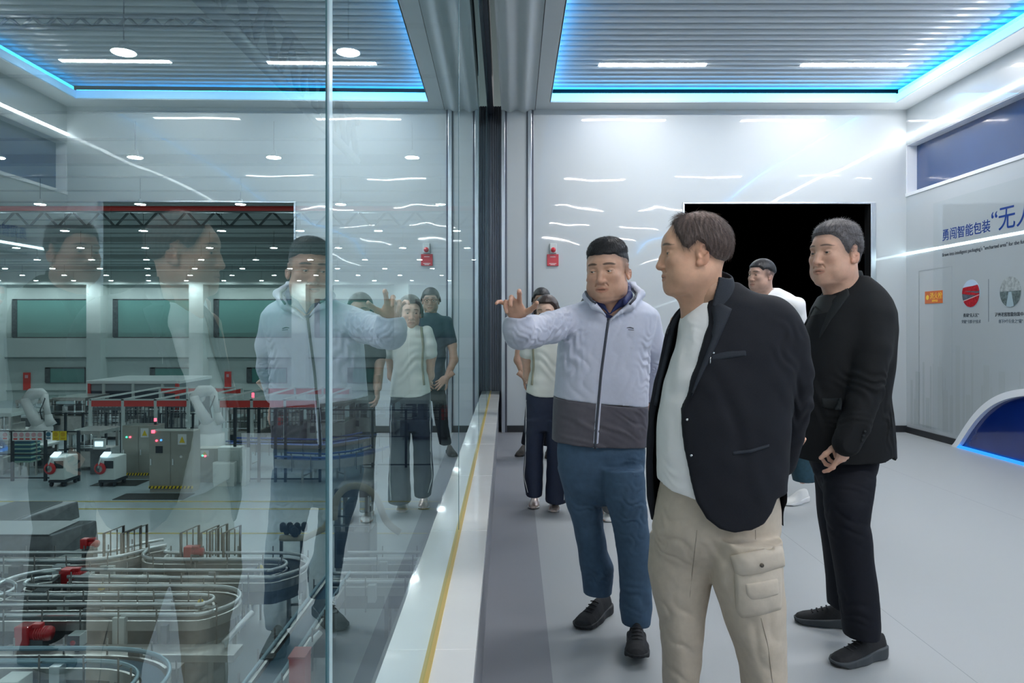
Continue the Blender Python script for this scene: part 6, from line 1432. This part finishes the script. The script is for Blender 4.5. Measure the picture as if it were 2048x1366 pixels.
inF = (inF[0], inF[1], np.array((.46, .28, .20))); hh = [hand(U(1049, 755, 7.25), basis((.75, -.1, -.6), (-.2, -1, .2)), 1., base=(.46, .28, .20), h=.005, forearm=.03), hand(U(1100, 755, 7.25), [-b for b in basis((-.75, -.1, -.6), (.2, -1, .2))[:1]]+basis((-.75, -.1, -.6), (.2, -1, .2))[1:], 1., base=(.46, .28, .20), h=.005, forearm=.03)]
PF = person([hF, inF]+hh, 'man with glasses in a dark navy polo, at the back beside the metal strips')
aF(PF)
gm = MB()
for q in (-1, 1): gm.tube([MF @ Vector((q*.032+.0235*math.cos(a), .098-.004*abs(math.cos(a)), .001+.016*math.sin(a))) for a in np.linspace(0, 2*PI, 20, endpoint=False)], .0016, 5, closed=True)
gm.tube([MF @ Vector((-.0085, .100, .004)), MF @ Vector((.0085, .100, .004))], .0016, 5)
for q in (-1, 1): gm.tube([MF @ Vector((q*.055, .094, .004)), MF @ Vector((q*.080, .0, .004))], .0016, 5)
gm.build('glasses', lapel2_m, PF)
kf = PK([(626, 1070, 1096, .07), (634, 1055, 1112, .10), (646, 1049, 1117, .11), (680, 1052, 1114, .12), (720, 1054, 1112, .125), (768, 1052, 1114, .13)], 7.4); lo, hi = bounds(kf, .12); f = Fld(lo, hi, .009); f.loft(kf, 0)
f.chain([U(1052, 645, 7.4), U(1043, 682, 7.4)], [.068, .062], .03); f.chain([U(1113, 645, 7.4), U(1120, 682, 7.4)], [.068, .062], .03); f.folds(U(1083, 700, 7.3), (.2, .2, .2), (.4, 0, 1), .09, .004, 51); cloth('polo_shirt', f, mat('dark_teal_polo', (.018, .038, .060), .7), PF, .002, 50)
l1 = PK([(790, 1053, 1082, .11), (850, 1048, 1074, .09), (888, 1042, 1066, .085)], 7.45); l2 = PK([(790, 1083, 1113, .11), (850, 1085, 1111, .09), (890, 1086, 1110, .085)], 7.4); hp = PK([(755, 1054, 1112, .12), (800, 1053, 1113, .12)], 7.4)
legs('trousers', l1, l2, hp, trk_m, PF, h=.010, seed=55); shb = mat('brown_shoe', (.045, .035, .03), .6)
shoe('shoe', (XU(1050, 7.65), 7.72), (XU(1038, 7.6), 7.46), shb, sole_k, PF); shoe('shoe', (XU(1098, 7.6), 7.6), (XU(1098, 7.5), 7.34), shb, sole_k, PF)
# man in the white tee in the doorway
MD = headM(U(1523, 551, 5.36), 1.12, .02, 0, 1.0)
def shD(x, y, z):
    m = np.clip((z+.03)/.03, 0, 1)*np.clip((.045-y)/.02, 0, 1)*np.clip(1-(z-.06)/.02, 0, 1); return m*.6, (.04, .035, .035)
hD, aD = make_head(MD, (.50, .31, .24), 1.02, capm(.066, .03, .045), .010, hair_blk, look=(0, -.1), jaw=1.08, jowl=.6, nose=.95, neck=.057, h=.0032, sh=shD, neck_to=(0, -.03, -.18))
armD = [([U(1590, 610, 5.3), U(1602, 700, 5.35), U(1590, 780, 5.3)], [.055, .042, .030]), ([U(1505, 610, 5.5), U(1500, 700, 5.55), U(1505, 780, 5.5)], [.055, .042, .030])]
inD = inner(armD+[([U(1545, 820, 5.4), U(1605, 960, 5.45)], [.045, .030]), ([U(1545, 820, 5.4), U(1540, 970, 5.3)], [.045, .030]), ([U(1530, 580, 5.38), U(1545, 610, 5.4)], [.05, .07])], [PK([(620, 1510, 1585, .09), (790, 1515, 1580, .10)], 5.4)], .010)
inD = (inD[0], inD[1], np.array((.50, .31, .24))); hh = [hand(U(1590, 778, 5.3), basis((-.1, -.1, -1), (1, 0, 0)), 1., base=(.50, .31, .24), h=.005, forearm=.03)]
PD = person([hD, inD]+hh, 'man in a white tee and blue jeans walking past the dark doorway')
aD(PD)
kd = PK([(577, 1532, 1556, .07), (586, 1515, 1578, .10), (600, 1500, 1597, .12), (640, 1495, 1606, .13), (700, 1500, 1600, .14), (800, 1502, 1598, .15)], 5.4); lo, hi = bounds(kd, .06); f = Fld(lo, hi, .008); f.loft(kd, 0); f.chain([U(1590, 612, 5.3), U(1602, 672, 5.34)], [.070, .062], .03); f.ell(U(1533, 574, 5.38), (.062, .062, .05), .005, op='s'); cloth('tee', f, tee_m, PD, .002, 60)
jn = mat('teal_jeans', (.012, .05, .075), .8, noise=.15, nscale=40)
l1 = PK([(850, 1550, 1606, .11), (900, 1575, 1622, .10), (962, 1588, 1628, .085)], 5.42); l2 = PK([(850, 1510, 1560, .11), (900, 1512, 1556, .10), (968, 1516, 1552, .085)], 5.36); hp = PK([(780, 1508, 1595, .13), (850, 1510, 1600, .12)], 5.4)
legs('jeans', l1, l2, hp, jn, PD, h=.009, seed=65); shwh = mat('white_trainer', (.80, .80, .78), .5)
so = shoe('shoe', (XU(1622, 5.45)+.02, 5.58), (XU(1588, 5.4)-.02, 5.44), shwh, shw, PD, L=.285, chunky=1.15); shoe('shoe', (XU(1545, 5.3)+.02, 5.35), (XU(1520, 5.3)-.08, 5.28), shwh, shw, PD, L=.285)
MB().box(XU(1606, 5.5), XU(1614, 5.5), 5.455, 5.47, ZV(967, 5.45), ZV(960, 5.45)).build('tongue_patch', mat('tan_patch', (.18, .08, .05), .6), so)
# person hidden behind the pointing man; only a shoe shows between his legs
MG = headM(U(1186, 622, 5.02), .1, .1, 0, 1.0)
hG, aG = make_head(MG, (.5, .32, .24), .98, maskE, .014, hair_blk, neck=.048, h=.0042, jaw=.95)
inG = inner([([U(1155, 665, 5.0), U(1148, 720, 5.0), U(1150, 775, 4.95)], [.045, .036, .03]), ([U(1218, 665, 5.0), U(1226, 720, 5.0), U(1224, 775, 4.95)], [.045, .036, .03]), ([U(1170, 850, 5.0), U(1172, 1015, 5.0)], [.03, .025]), ([U(1205, 850, 5.0), U(1217, 1015, 5.0)], [.03, .025]), ([U(1186, 645, 5.0), U(1186, 680, 5.0)], [.045, .06])], [PK([(680, 1163, 1210, .08), (800, 1160, 1212, .09)], 5.0)], .010)
hh = [hand(U(1150, 772, 4.95), basis((0, 0, -1), (-1, 0, 0)), .95, base=(.5, .32, .24), h=.005, forearm=.03), hand(U(1224, 772, 4.95), basis((0, 0, -1), (1, 0, 0)), .95, base=(.5, .32, .24), h=.005, forearm=.03)]
PG = person([hG, (inG[0], inG[1], np.array((.5, .32, .24)))]+hh, 'person in grey trousers and white shoes mostly hidden behind the pointing man')
aG(PG)
kg = PK([(650, 1172, 1200, .06), (660, 1156, 1216, .09), (690, 1154, 1219, .105), (760, 1156, 1216, .11), (810, 1154, 1218, .115)], 5.0); lo, hi = bounds(kg, .1); f = Fld(lo, hi, .009); f.loft(kg, 0); f.chain([U(1157, 668, 5.0), U(1150, 712, 5.0)], [.055, .052], .03); f.chain([U(1216, 668, 5.0), U(1224, 712, 5.0)], [.055, .052], .03); cloth('dark_top', f, mat('dark_top', (.02, .03, .04), .7), PG, .002, 70)
l1 = PK([(870, 1156, 1187, .09), (1020, 1160, 1186, .07)], 5.0); l2 = PK([(870, 1188, 1220, .09), (950, 1200, 1230, .08), (1022, 1204, 1230, .07)], 5.0); hp = PK([(800, 1157, 1215, .11), (870, 1155, 1219, .11)], 5.0)
legs('trousers', l1, l2, hp, mat('grey_trouser', (.10, .11, .12), .8), PG, h=.010, seed=75)
tan = mat('tan_sole', (.35, .20, .14), .6)
shoe('shoe', (XU(1218, 5.1), 5.2), (XU(1216, 5.0), 4.95), shwh, tan, PG, L=.25); shoe('shoe', (XU(1174, 5.1), 5.2), (XU(1172, 5.0), 4.95), shwh, tan, PG, L=.25)
